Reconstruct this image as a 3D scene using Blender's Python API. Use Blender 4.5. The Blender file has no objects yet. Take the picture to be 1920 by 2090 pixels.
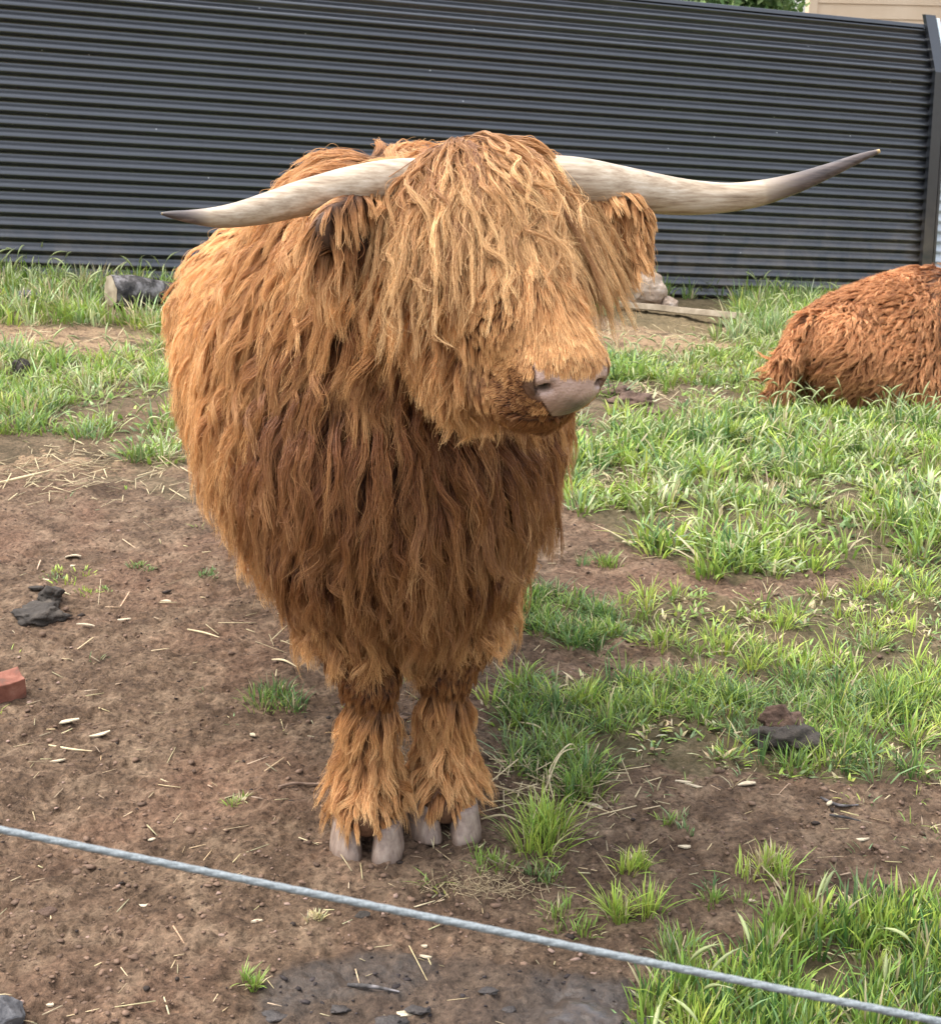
import bpy, math, random
import numpy as np
from mathutils import Vector, Matrix
from mathutils.kdtree import KDTree

SC = bpy.context.scene
COL = SC.collection
R = math.radians
rng = np.random.default_rng(7)
random.seed(7)

# ------------------------------------------------------------------ camera, sky, sun, exposure
F_PX, W_PX, H_PX = 3200.0, 1920.0, 2090.0
CAM_Z, PITCH, ROLL = 1.6, math.atan(995.0 / 3200.0), 0.02
CAM = np.array([0.0, 0.0, CAM_Z])
_R0 = np.array([1.0, 0, 0]); _U0 = np.array([0, math.sin(PITCH), math.cos(PITCH)])
FW = np.array([0, math.cos(PITCH), -math.sin(PITCH)])
RT = math.cos(ROLL) * _R0 + math.sin(ROLL) * _U0
UP = math.cos(ROLL) * _U0 - math.sin(ROLL) * _R0
cd = bpy.data.cameras.new('camera'); cam = bpy.data.objects.new('camera', cd); COL.objects.link(cam)
cd.sensor_fit = 'VERTICAL'; cd.sensor_height = 36.0; cd.lens = F_PX / H_PX * 36.0
cd.clip_start = 0.05; cd.clip_end = 800
M = Matrix(((RT[0], UP[0], -FW[0], 0), (RT[1], UP[1], -FW[1], 0), (RT[2], UP[2], -FW[2], CAM_Z), (0, 0, 0, 1)))
cam.matrix_world = M
cd.dof.use_dof = True; cd.dof.focus_distance = 2.9; cd.dof.aperture_fstop = 20.0
SC.camera = cam

SUN_EL, SUN_AZ = R(62), R(-75)       # azimuth from +Y (away from camera), negative = to the left
world = bpy.data.worlds.new('World'); SC.world = world; world.use_nodes = True
wn = world.node_tree.nodes; wl = world.node_tree.links
sky = wn.new('ShaderNodeTexSky'); sky.sky_type = 'NISHITA'; sky.sun_disc = False
sky.sun_elevation = SUN_EL; sky.sun_rotation = SUN_AZ
sky.air_density = 1.0; sky.dust_density = 1.5; sky.ozone_density = 0.6
wn['Background'].inputs['Strength'].default_value = 0.13
hs = wn.new('ShaderNodeHueSaturation'); hs.inputs['Saturation'].default_value = 0.38    # thin bright cloud: a pale sky
tc = wn.new('ShaderNodeTexCoord'); sx_ = wn.new('ShaderNodeSeparateXYZ'); mr = wn.new('ShaderNodeMapRange')
wl.new(tc.outputs['Generated'], sx_.inputs[0]); wl.new(sx_.outputs[2], mr.inputs['Value'])      # cloud is brighter overhead than at the horizon
mr.inputs['To Min'].default_value = 0.62; mr.inputs['To Max'].default_value = 2.1
mm = wn.new('ShaderNodeVectorMath'); mm.operation = 'SCALE'
wl.new(sky.outputs[0], hs.inputs['Color']); wl.new(hs.outputs[0], mm.inputs[0]); wl.new(mr.outputs[0], mm.inputs['Scale']); wl.new(mm.outputs[0], wn['Background'].inputs['Color'])
sd = bpy.data.lights.new('sun', 'SUN'); sd.energy = 1.2; sd.angle = R(50); sd.color = (1.0, 0.95, 0.87)
sun = bpy.data.objects.new('sun', sd); COL.objects.link(sun)
sdir = Vector((math.sin(SUN_AZ) * math.cos(SUN_EL), math.cos(SUN_AZ) * math.cos(SUN_EL), math.sin(SUN_EL)))
sun.rotation_euler = sdir.to_track_quat('Z', 'Y').to_euler()
SC.view_settings.view_transform = 'Standard'; SC.view_settings.look = 'None'
SC.view_settings.exposure = 1.6; SC.view_settings.gamma = 1.0
try:
    SC.cycles_curves.shape = 'RIBBONS'; SC.cycles_curves.subdivisions = 2
except Exception:
    pass
SC.cycles.max_bounces = 8; SC.cycles.transparent_max_bounces = 4
SC.cycles.use_denoising = True

# ------------------------------------------------------------------ pixel <-> place helpers
def ray(px, py):
    d = FW + RT * ((px - W_PX / 2) / F_PX) + UP * ((H_PX / 2 - py) / F_PX)
    return d
def P(px, py, Y):
    d = ray(px, py); return CAM + d * (Y / d[1])
def proj(p):
    d = np.asarray(p) - CAM
    z = d @ FW
    return np.stack([W_PX / 2 + F_PX * (d @ RT) / z, H_PX / 2 - F_PX * (d @ UP) / z], -1)
def sstep(a, b, x):
    t = np.clip((x - a) / (b - a), 0, 1); return t * t * (3 - 2 * t)
def norm(v):
    return v / np.maximum(np.linalg.norm(v, axis=-1, keepdims=True), 1e-9)

# ------------------------------------------------------------------ noise
def _h(ix, iy, iz, s):
    n = (ix.astype(np.int64) * 374761393 + iy.astype(np.int64) * 668265263 + iz.astype(np.int64) * 2147483647 + s * 1274126177) & 0xffffffff
    n = ((n ^ (n >> 13)) * 1274126177) & 0xffffffff
    n = ((n ^ (n >> 16)) * 2246822519) & 0xffffffff
    n = n ^ (n >> 15)
    return (n & 0xffffff) / float(0xffffff)
def n2(x, y, s=0):
    x = np.asarray(x, float); y = np.asarray(y, float)
    ix = np.floor(x); iy = np.floor(y); fx = x - ix; fy = y - iy
    fx = fx * fx * (3 - 2 * fx); fy = fy * fy * (3 - 2 * fy); z = np.zeros_like(ix)
    a = _h(ix, iy, z, s); b = _h(ix + 1, iy, z, s); c = _h(ix, iy + 1, z, s); d = _h(ix + 1, iy + 1, z, s)
    return (a * (1 - fx) + b * fx) * (1 - fy) + (c * (1 - fx) + d * fx) * fy
def n3(p, f, s=0):
    q = np.asarray(p) * f; i = np.floor(q); t = q - i; t = t * t * (3 - 2 * t); out = 0
    for dx in (0, 1):
        for dy in (0, 1):
            for dz in (0, 1):
                w = (t[..., 0] if dx else 1 - t[..., 0]) * (t[..., 1] if dy else 1 - t[..., 1]) * (t[..., 2] if dz else 1 - t[..., 2])
                out = out + w * _h(i[..., 0] + dx, i[..., 1] + dy, i[..., 2] + dz, s)
    return out
def fbm(x, y, s=0, o=4):
    t = 0; a = 0.5; f = 1.0
    for k in range(o):
        t = t + a * n2(x * f, y * f, s + k); a *= 0.5; f *= 2.03
    return t

# ------------------------------------------------------------------ object helpers
def mesh_obj(name, verts, faces, mat, parent=None, smooth=False, origin=None):
    me = bpy.data.meshes.new(name)
    v = np.asarray(verts, float)
    if origin is not None: v = v - np.asarray(origin)
    me.from_pydata(v.tolist(), [], [tuple(int(i) for i in f) for f in faces])
    if smooth: me.polygons.foreach_set('use_smooth', [True] * len(me.polygons))
    me.update()
    o = bpy.data.objects.new(name, me); COL.objects.link(o)
    if mat: me.materials.append(mat)
    if parent: o.parent = parent
    return o
def fast_mesh(name, v, f, mat, smooth=False, cols=None, parent=None):
    """v (n,3), f (m,k) uniform polygons"""
    me = bpy.data.meshes.new(name); m, k = f.shape
    me.vertices.add(len(v)); me.vertices.foreach_set('co', np.asarray(v, np.float32).ravel())
    me.loops.add(m * k); me.loops.foreach_set('vertex_index', np.asarray(f, np.int32).ravel())
    me.polygons.add(m); me.polygons.foreach_set('loop_start', np.arange(0, m * k, k, dtype=np.int32))
    me.update(calc_edges=True)
    if smooth: me.polygons.foreach_set('use_smooth', np.ones(m, bool))
    for cn, c in (cols or {}).items():
        a = me.color_attributes.new(cn, 'FLOAT_COLOR', 'POINT')
        a.data.foreach_set('color', np.asarray(c, np.float32).ravel())
    me.materials.append(mat)
    o = bpy.data.objects.new(name, me); COL.objects.link(o)
    if parent: o.parent = parent
    return o
def empty(name, loc):
    o = bpy.data.objects.new(name, None); COL.objects.link(o); o.location = tuple(float(c) for c in loc)
    o.empty_display_size = 0.1
    return o
def tag(o, label=None, cat=None, group=None, kind=None):
    for k, v in (('label', label), ('category', cat), ('group', group), ('kind', kind)):
        if v: o[k] = v
    return o

class NT:
    def __init__(s, name):
        s.m = bpy.data.materials.new(name); s.m.use_nodes = True
        s.n = s.m.node_tree.nodes; s.l = s.m.node_tree.links
        s.b = s.n['Principled BSDF']; s.out = s.n['Material Output']
    def add(s, t, **kw):
        x = s.n.new('ShaderNode' + t)
        for k, v in kw.items():
            if k in x.inputs.keys(): x.inputs[k].default_value = v
            else: setattr(x, k, v)
        return x
    def link(s, a, b): s.l.new(a, b)
    def noise(s, scale, detail=4, rough=0.5, dist=0.0, coord=None, vec=None):
        t = s.add('TexNoise'); t.inputs['Scale'].default_value = scale; t.inputs['Detail'].default_value = detail
        t.inputs['Roughness'].default_value = rough; t.inputs['Distortion'].default_value = dist
        if vec is not None: s.link(vec, t.inputs['Vector'])
        return t.outputs['Fac']
    def ramp(s, fac, stops):
        r = s.add('ValToRGB'); e = r.color_ramp.elements
        while len(e) < len(stops): e.new(0.5)
        for i, (p, c) in enumerate(stops):
            e[i].position = p; e[i].color = (*c, 1) if len(c) == 3 else c
        s.link(fac, r.inputs['Fac']); return r.outputs['Color']
    def mix(s, fac, a, b, mode='MIX'):
        m = s.add('Mix'); m.data_type = 'RGBA'; m.blend_type = mode
        for inp, v in ((m.inputs[0], fac), (m.inputs[6], a), (m.inputs[7], b)):
            if isinstance(v, bpy.types.NodeSocket): s.link(v, inp)
            elif isinstance(v, (int, float)): inp.default_value = v
            else: inp.default_value = (*v, 1)
        return m.outputs[2]
    def math(s, op, a, b=0.0):
        m = s.add('Math'); m.operation = op
        for inp, v in ((m.inputs[0], a), (m.inputs[1], b)):
            if isinstance(v, bpy.types.NodeSocket): s.link(v, inp)
            else: inp.default_value = v
        return m.outputs[0]
    def bump(s, h, strength, dist):
        b = s.add('Bump'); b.inputs['Strength'].default_value = strength; b.inputs['Distance'].default_value = dist
        s.link(h, b.inputs['Height']); s.link(b.outputs[0], s.b.inputs['Normal']); return b
    def attr(s, name):
        a = s.add('Attribute'); a.attribute_name = name; return a
    def coord(s, which='Object'):
        return s.add('TexCoord').outputs[which]

def simple(name, stops, scale=20, rough=0.8, bump=0.3, bd=0.003, spec=0.3, detail=6, metal=0.0):
    t = NT(name); c = t.coord()
    n = t.noise(scale, detail, 0.6, 0.3, vec=c)
    t.link(t.ramp(n, stops), t.b.inputs['Base Color'])
    t.b.inputs['Roughness'].default_value = rough; t.b.inputs['Specular IOR Level'].default_value = spec
    t.b.inputs['Metallic'].default_value = metal
    t.bump(t.noise(scale * 3, detail, 0.6, vec=c), bump, bd)
    return t.m

# ------------------------------------------------------------------ terrain
def fence_dir():
    return norm(ray(10160, 864))
FD = fence_dir()
def at_zc(px, py, zc):
    return CAM + ray(px, py) * zc
FB_L = at_zc(0, 568, 3200 * 1.012 * 0.076 / 26.2)      # foot of the fence at the left border of the frame
FN = norm(np.cross(FD, [0, 0, 1]))                     # horizontal normal of the fence
if FN[1] > 0: FN = -FN                                 # towards the camera
def terr(x, y):
    x = np.asarray(x, float); y = np.asarray(y, float)
    s = ((x - FB_L[0]) * FD[0] + (y - FB_L[1]) * FD[1]) / (FD[0] ** 2 + FD[1] ** 2)
    zf = FB_L[2] + np.clip(s, -6, 10) * FD[2]
    dist = -((x - FB_L[0]) * FN[0] + (y - FB_L[1]) * FN[1])      # negative in front of the fence
    w = sstep(-5.8, -0.6, dist)
    return zf * w
def relief(x, y):
    a = (fbm(x * 1.7, y * 1.7, 11, 3) - 0.45) * 0.05
    b = (fbm(x * 9, y * 9, 21, 3) - 0.45) * 0.03
    c = np.abs(fbm(x * 30, y * 30, 31, 2) - 0.38) * -0.045 + (fbm(x * 80, y * 80, 37, 2) - 0.38) * 0.013
    return a + b + c + 0.002
def gz(x, y): return terr(x, y) + relief(x, y)
def G(px, py):
    d = ray(px, py); t = 0.5
    lo, hi = 0.5, 40.0
    for _ in range(50):
        t = (lo + hi) / 2; p = CAM + d * t
        if p[2] > float(terr(p[0], p[1])): lo = t
        else: hi = t
    p = CAM + d * lo
    return np.array([p[0], p[1], float(gz(p[0], p[1]))])

# patches, drawn on the ground (outlines given where they lie in the picture; they run on past its border)
def inpoly(p, poly):
    x, y = p[..., 0], p[..., 1]; c = np.zeros(x.shape, bool); n = len(poly)
    for i in range(n):
        x1, y1 = poly[i]; x2, y2 = poly[(i + 1) % n]
        if y1 == y2: continue
        k = ((y1 > y) != (y2 > y)) & (x < (x2 - x1) * (y - y1) / (y2 - y1) + x1); c ^= k
    return c
POLY = {
 'fence_l': [(-1500, 520), (420, 560), (1200, 600), (1200, 640), (800, 690), (420, 700), (330, 690), (200, 672), (60, 660), (-1500, 650)],
 'mid_l': [(-1500, 690), (60, 716), (200, 730), (420, 706), (760, 720), (760, 900), (420, 930), (330, 960), (230, 930), (140, 890), (-1500, 870)],
 'fence_r': [(1180, 575), (3600, 690), (3600, 760), (1600, 702), (1480, 700), (1400, 672), (1250, 650), (1180, 640)],
 'tall_r': [(860, 745), (1180, 730), (1260, 715), (1420, 730), (1560, 705), (3600, 740), (3600, 1280), (1920, 1150), (1800, 1175), (1640, 1160), (1480, 1185), (1300, 1120), (1180, 1060), (1130, 960), (1000, 920), (860, 860)],
 'dark_patch': [(1040, 1205), (1110, 1185), (1200, 1215), (1290, 1265), (1310, 1300), (1230, 1325), (1120, 1310), (1050, 1265)],
 'mid_tufts': [(1240, 1195), (1400, 1190), (1560, 1225), (1760, 1200), (1920, 1170), (3600, 1230), (3600, 1500), (1920, 1480), (1700, 1420), (1500, 1370), (1380, 1310), (1260, 1290)],
 'low_r': [(985, 1420), (1040, 1370), (1200, 1385), (1420, 1370), (1600, 1370), (1920, 1410), (3600, 1430), (3600, 1640), (1920, 1600), (1700, 1590), (1560, 1560), (1430, 1590), (1320, 1560), (1180, 1600), (1050, 1570), (985, 1500)],
 'corner': [(1520, 1935), (1570, 1895), (1640, 1880), (1780, 1860), (1920, 1845), (3600, 1840), (3600, 2600), (1300, 2600), (1270, 2080), (1330, 2000), (1440, 1960), (1520, 2010), (1470, 1960)],
 'wet': [(500, 1995), (640, 1950), (820, 1925), (1000, 1940), (1180, 1970), (1290, 1975), (1290, 2600), (300, 2600), (500, 2090)],
}
def mask(name, x, y, jit=18.0, seed=0):
    z = terr(x, y); q = proj(np.stack([x, y, z], -1))
    s = np.clip(3.2 / np.maximum(y, 1), 0.25, 1.2)
    q[..., 0] += (fbm(x * 5, y * 5, 50 + seed, 3) - 0.45) * jit * 7 * s
    q[..., 1] += (fbm(x * 5, y * 5, 60 + seed, 3) - 0.45) * jit * 4 * s
    return inpoly(q, POLY[name])
def grass_cover(x, y):
    g = np.zeros(np.shape(x))
    for i, k in enumerate(['fence_l', 'mid_l', 'fence_r', 'tall_r', 'dark_patch', 'mid_tufts', 'low_r', 'corner']):
        g = np.maximum(g, mask(k, x, y, seed=i) * 1.0)
    return g

# ------------------------------------------------------------------ ground sheet
def soil_material():
    t = NT('soil'); c = t.coord(); a = t.attr('ground_mix')
    sep = t.add('SeparateColor'); t.link(a.outputs['Color'], sep.inputs[0])
    wet, straw, green = sep.outputs
    big = t.noise(1.3, 5, 0.6, 0.4, vec=c)
    mid = t.noise(9, 6, 0.65, 0.5, vec=c)
    fine = t.noise(70, 6, 0.7, 0.2, vec=c)
    base = t.ramp(mid, [(0.30, (0.066, 0.040, 0.024)), (0.5, (0.138, 0.088, 0.054)), (0.68, (0.248, 0.170, 0.108))])
    base = t.mix(t.ramp(big, [(0.50, (0, 0, 0)), (0.70, (0.7, 0.7, 0.7))]), base, (0.22, 0.120, 0.075))
    base = t.mix(0.75, base, t.ramp(fine, [(0.36, (0.20, 0.18, 0.16)), (0.47, (0.85, 0.85, 0.85)), (0.56, (1.15, 1.15, 1.15)), (0.68, (1.9, 1.85, 1.8))]), 'MULTIPLY')  # crevice shade painted into the colour from the bump's fine noise
    sf = t.math('MULTIPLY', straw, t.ramp(t.noise(26, 5, 0.7, 1.0, vec=c), [(0.38, (0, 0, 0)), (0.55, (1, 1, 1))]))
    base = t.mix(sf, base, (0.40, 0.27, 0.15))
    gf = t.math('MULTIPLY', green, 0.45)
    base = t.mix(gf, base, (0.085, 0.085, 0.035))
    wb = t.ramp(fine, [(0.3, (0.022, 0.015, 0.010)), (0.7, (0.082, 0.059, 0.043))])
    base = t.mix(t.ramp(wet, [(0.0, (0, 0, 0)), (.45, (.85, .85, .85)), (1.0, (1, 1, 1))]), base, wb)
    t.link(base, t.b.inputs['Base Color'])
    t.link(t.ramp(wet, [(0.0, (0.95,) * 3), (0.6, (0.46,) * 3), (1.0, (0.20,) * 3)]), t.b.inputs['Roughness'])
    t.link(t.ramp(wet, [(0.3, (0.2,) * 3), (1.0, (0.6,) * 3)]), t.b.inputs['Specular IOR Level'])
    h = t.math('ADD', t.math('MULTIPLY', fine, 0.6), t.noise(25, 8, 0.7, 0.6, vec=c))
    bp = t.bump(h, 1.0, 0.016); t.link(t.ramp(wet, [(0.0, (1, 1, 1)), (0.6, (.7, .7, .7)), (1.0, (.12, .12, .12))]), bp.inputs['Strength'])
    return t.m
def make_ground():
    nr, nc = 620, 560
    v = np.linspace(0, 1, nr); yy = 1.55 * (11.2 / 1.55) ** v
    u = np.linspace(-1, 1, nc)
    X = (u[None, :] * (0.50 * yy[:, None] + 0.35)); Y = np.repeat(yy[:, None], nc, 1)
    Z = gz(X, Y)
    q = proj(np.stack([X, Y, terr(X, Y)], -1))
    wet = mask('wet', X, Y, 12, 9).astype(float)
    for _ in range(6):
        wet[1:-1, 1:-1] = (wet[1:-1, 1:-1] + wet[:-2, 1:-1] + wet[2:, 1:-1] + wet[1:-1, :-2] + wet[1:-1, 2:]) / 5
    gl = sstep(1180, 1260, q[..., 0]) * sstep(2005, 2050, q[..., 1]) * 0.0
    wet = wet * (0.55 + 0.45 * sstep(0.33, 0.45, fbm(X * 7, Y * 7, 71, 3)))
    pud = np.exp(-(((q[..., 0] - 1165) / 105) ** 2 + ((q[..., 1] - 2062) / 52) ** 2))
    wf = np.clip(wet * 1.6, 0, 1); wet = np.clip(wet * .62 + pud * .55 * wf, 0, 1)
    pz = float(terr(0.1, 2.3)) - 0.004
    zw = sstep(.25, .85, pud * wf * (.75 + .5 * fbm(X * 14, Y * 14, 81, 3))); Z = Z * (1 - zw * .9) + (pz + (Z - pz) * .1) * zw * .9
    g = grass_cover(X, Y)
    straw = np.clip(sstep(1.5, 0.0, np.abs(q[..., 1] - 690 - 0 * q[..., 0]) / 40) + sstep(1.5, 0, np.abs(q[..., 1] - 920) / 45) * (q[..., 0] < 420)
                    + sstep(5.0, 8.0, Y) * 0.35, 0, 1)
    straw = np.clip(straw * (0.3 + fbm(X * 3, Y * 3, 90, 3)), 0, 1)
    cols = np.stack([wet, straw, g, np.ones_like(g)], -1).reshape(-1, 4)
    V = np.stack([X, Y, Z], -1).reshape(-1, 3)
    i = np.arange(nr - 1)[:, None] * nc + np.arange(nc - 1)[None, :]
    Fq = np.stack([i, i + 1, i + nc + 1, i + nc], -1).reshape(-1, 4)
    m = soil_material()
    o = fast_mesh('ground', V, Fq, m, True, {'ground_mix': cols}); tag(o, kind='structure')
    # the far sheet, lower than the detailed one, out to the horizon
    k = 60; xs = np.concatenate([-np.geomspace(300, 4, k // 2), np.geomspace(4, 300, k // 2)]); ys = np.concatenate([[-60, -20, -5, 0, 1, 2], np.linspace(3, 14, 24), np.geomspace(16, 400, 14)])
    XX, YY = np.meshgrid(xs, ys); ZZ = terr(XX, YY) - 0.06
    V = np.stack([XX, YY, ZZ], -1).reshape(-1, 3); nc = len(xs)
    i = np.arange(len(ys) - 1)[:, None] * nc + np.arange(nc - 1)[None, :]
    Fq = np.stack([i, i + 1, i + nc + 1, i + nc], -1).reshape(-1, 4)
    c = np.zeros((len(V), 4)); c[:, 3] = 1; c[:, 2] = .5
    o = fast_mesh('terrain', V, Fq, m, True, {'ground_mix': c}); tag(o, kind='structure')
make_ground()

# ------------------------------------------------------------------ fence
def make_fence():
    t = NT('charcoal_steel'); c = t.coord()
    n = t.noise(3.0, 6, 0.6, 0.5, vec=c); dust = t.noise(90, 3, 0.5, vec=c)
    base = t.mix(t.ramp(n, [(0.4, (0, 0, 0)), (0.75, (1, 1, 1))]), (0.009, 0.0100, 0.0125), (0.016, 0.0174, 0.0205))
    vor = t.add('TexVoronoi'); vor.inputs['Scale'].default_value = 7.0; t.link(c, vor.inputs['Vector'])
    sp = t.ramp(vor.outputs['Distance'], [(0.0, (1, 1, 1)), (0.028, (1, 1, 1)), (0.045, (0, 0, 0))])
    sp = t.math('MULTIPLY', sp, t.ramp(t.noise(2.1, 2, vec=c), [(0.44, (0, 0, 0)), (0.52, (0.9, 0.9, 0.9))]))
    base = t.mix(sp, base, (0.42, 0.42, 0.40))
    t.link(base, t.b.inputs['Base Color'])
    t.link(t.ramp(dust, [(0.3, (0.28,) * 3), (0.7, (0.38,) * 3)]), t.b.inputs['Roughness'])
    t.b.inputs['Specular IOR Level'].default_value = 1.0; t.b.inputs['Coat Weight'].default_value = 0.28; t.b.inputs['Coat Roughness'].default_value = 0.28
    dark = t.m; zz = t.add('SeparateXYZ'); t.link(c, zz.inputs[0])
    du = t.math('MULTIPLY', t.ramp(zz.outputs[2], [(0.0, (1, 1, 1)), (0.45, (0, 0, 0))]), t.ramp(t.noise(5, 7, .7, .6, vec=c), [(.4, (0, 0, 0)), (.7, (.55, .55, .55))]))
    st = t.add('Mapping'); st.inputs['Scale'].default_value = (7, 7, .35); t.link(c, st.inputs['Vector']); sk = t.math('MULTIPLY', t.ramp(t.noise(1.6, 5, .6, vec=st.outputs[0]), [(.55, (0, 0, 0)), (.75, (1, 1, 1))]), .06)
    t.link(t.mix(du, t.mix(sk, base, (.14, .13, .115)), (.17, .125, .085)), t.b.inputs['Base Color'])
    galv = simple('galvanised_steel', [(0.35, (0.40, 0.43, 0.45)), (0.65, (0.58, 0.61, 0.63))], 8, 0.45, 0.1, 0.001, 0.5)
    pale = simple('pale_trim', [(0.4, (0.62, 0.70, 0.72)), (0.7, (0.72, 0.78, 0.80))], 8, 0.4, 0.1, 0.001, 0.5)
    root = empty('corrugated_fence', FB_L)
    tag(root, 'long dark charcoal steel fence of horizontal corrugated sheeting behind the bull', 'fence')
    vert = norm(np.array([-0.035, 0, 1.0])); back = norm(-FN * 0.40 + vert * 0.92)
    def base(s): return FB_L + FD * s
    # length along the fence where the post stands
    s0, s1 = 0.0, 20.0
    for _ in range(50):
        sm = (s0 + s1) / 2
        if proj(base(sm))[0] < 1868: s0 = sm
        else: s1 = sm
    SP = s0
    pitch, amp, per = 0.0738, 0.0130, 16
    # profile: list of (offset up, offset out)
    kink = 22.36 * pitch
    def profile(s):
        n = int(27.7 * per); pts = []
        for i in range(n + 1):
            h = -1.0 * pitch + i * pitch / per
            fr = (h / pitch) % 1.0; ph = -math.cos(math.pi * fr / .36) if fr < .36 else math.cos(math.pi * (fr - .36) / .64)
            off = amp * ph
            if h <= kink: p = base(s) + vert * h + FN * off
            else: p = base(s) + vert * kink + back * (h - kink) + norm(np.cross(back, FD) * -1) * (off if np.cross(back, FD)[1] > 0 else -off)
            pts.append(p)
        return np.array(pts)
    def sheet(name, sa, sb, mat, lift=0.0, segs=16):
        ss = np.linspace(sa, sb, segs + 1); cols = [profile(s) + FN * lift + FN * 0.0022 * math.sin(s * 1.7) for s in ss]
        V = np.concatenate(cols); n = len(cols[0])
        i = np.arange(segs)[:, None] * n + np.arange(n - 1)[None, :]
        Fq = np.stack([i, i + n, i + n + 1, i + 1], -1).reshape(-1, 4)
        o = fast_mesh(name, V - FB_L, Fq, mat, True, parent=root)
        return o
    sheet('corrugated_sheet', -9.0, SP + 0.03, dark, segs=40)
    sheet('corrugated_sheet', SP + 0.10, SP + 7.0, galv, -0.02)['label'] = 'pale galvanised sheet past the post'
    def bar(name, a, b, along, w, d, out, mat):
        """box from a to b (points on the fence face), width w along the fence, d deep"""
        along = np.asarray(along); o2 = np.asarray(out); vs = []
        for p in (a, b):
            for sx, sy in ((-1, -1), (1, -1), (1, 1), (-1, 1)):
                vs.append(p + along * w / 2 * sx + o2 * d / 2 * sy)
        f = [(0, 1, 2, 3), (7, 6, 5, 4), (0, 4, 5, 1), (1, 5, 6, 2), (2, 6, 7, 3), (3, 7, 4, 0)]
        o = mesh_obj(name, vs, f, mat, root, origin=FB_L)
        b_ = o.modifiers.new('edge', 'BEVEL'); b_.width = 0.003; b_.segments = 2
        return o
    pb = base(SP + 0.04) + FN * 0.026
    pk = pb + vert * kink; pt = pk + back * 0.40
    # the post follows the bend of the sheeting: one mesh
    vs = []
    for p in (pb - vert * 0.2, pk, pt + back * 0.02):
        for sx, sy in ((-1, -1), (1, -1), (1, 1), (-1, 1)):
            vs.append(p + FD * 0.042 * sx + FN * 0.02 * sy)
    f = [(0, 1, 2, 3), (11, 10, 9, 8)]
    for r in (0, 4):
        for k in range(4): f.append((r + k, r + 4 + k, r + 4 + (k + 1) % 4, r + (k + 1) % 4))
    post = mesh_obj('post', vs, f, dark, root, origin=FB_L)
    bar('edge_trim', pk + FD * 0.062 + FN * 0.008, pt + FD * 0.062 + FN * 0.008, FD, 0.028, 0.02, FN, pale)
    bar('edge_trim', pb + FD * 0.066 - vert * 0.1, pk + FD * 0.066 - vert * 0.02, FD, 0.022, 0.02, FN, dark)
    # capping along the top edge
    c0 = base(-9) + vert * kink + back * (27.7 * pitch - pitch - kink + 0.012); c1 = base(SP) + vert * kink + back * (27.7 * pitch - pitch - kink + 0.012)
    bar('top_capping', c0, c1, norm(back), 0.028, 0.045, FN, dark)
    c2 = base(SP + 7) + vert * kink + back * (27.7 * pitch - pitch - kink + 0.012)
    bar('top_capping', c1 + FD * 0.1, c2, norm(back), 0.028, 0.045, FN, dark)
    # screws
    return root, base, SP, vert, kink
FENCE = make_fence()

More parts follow.
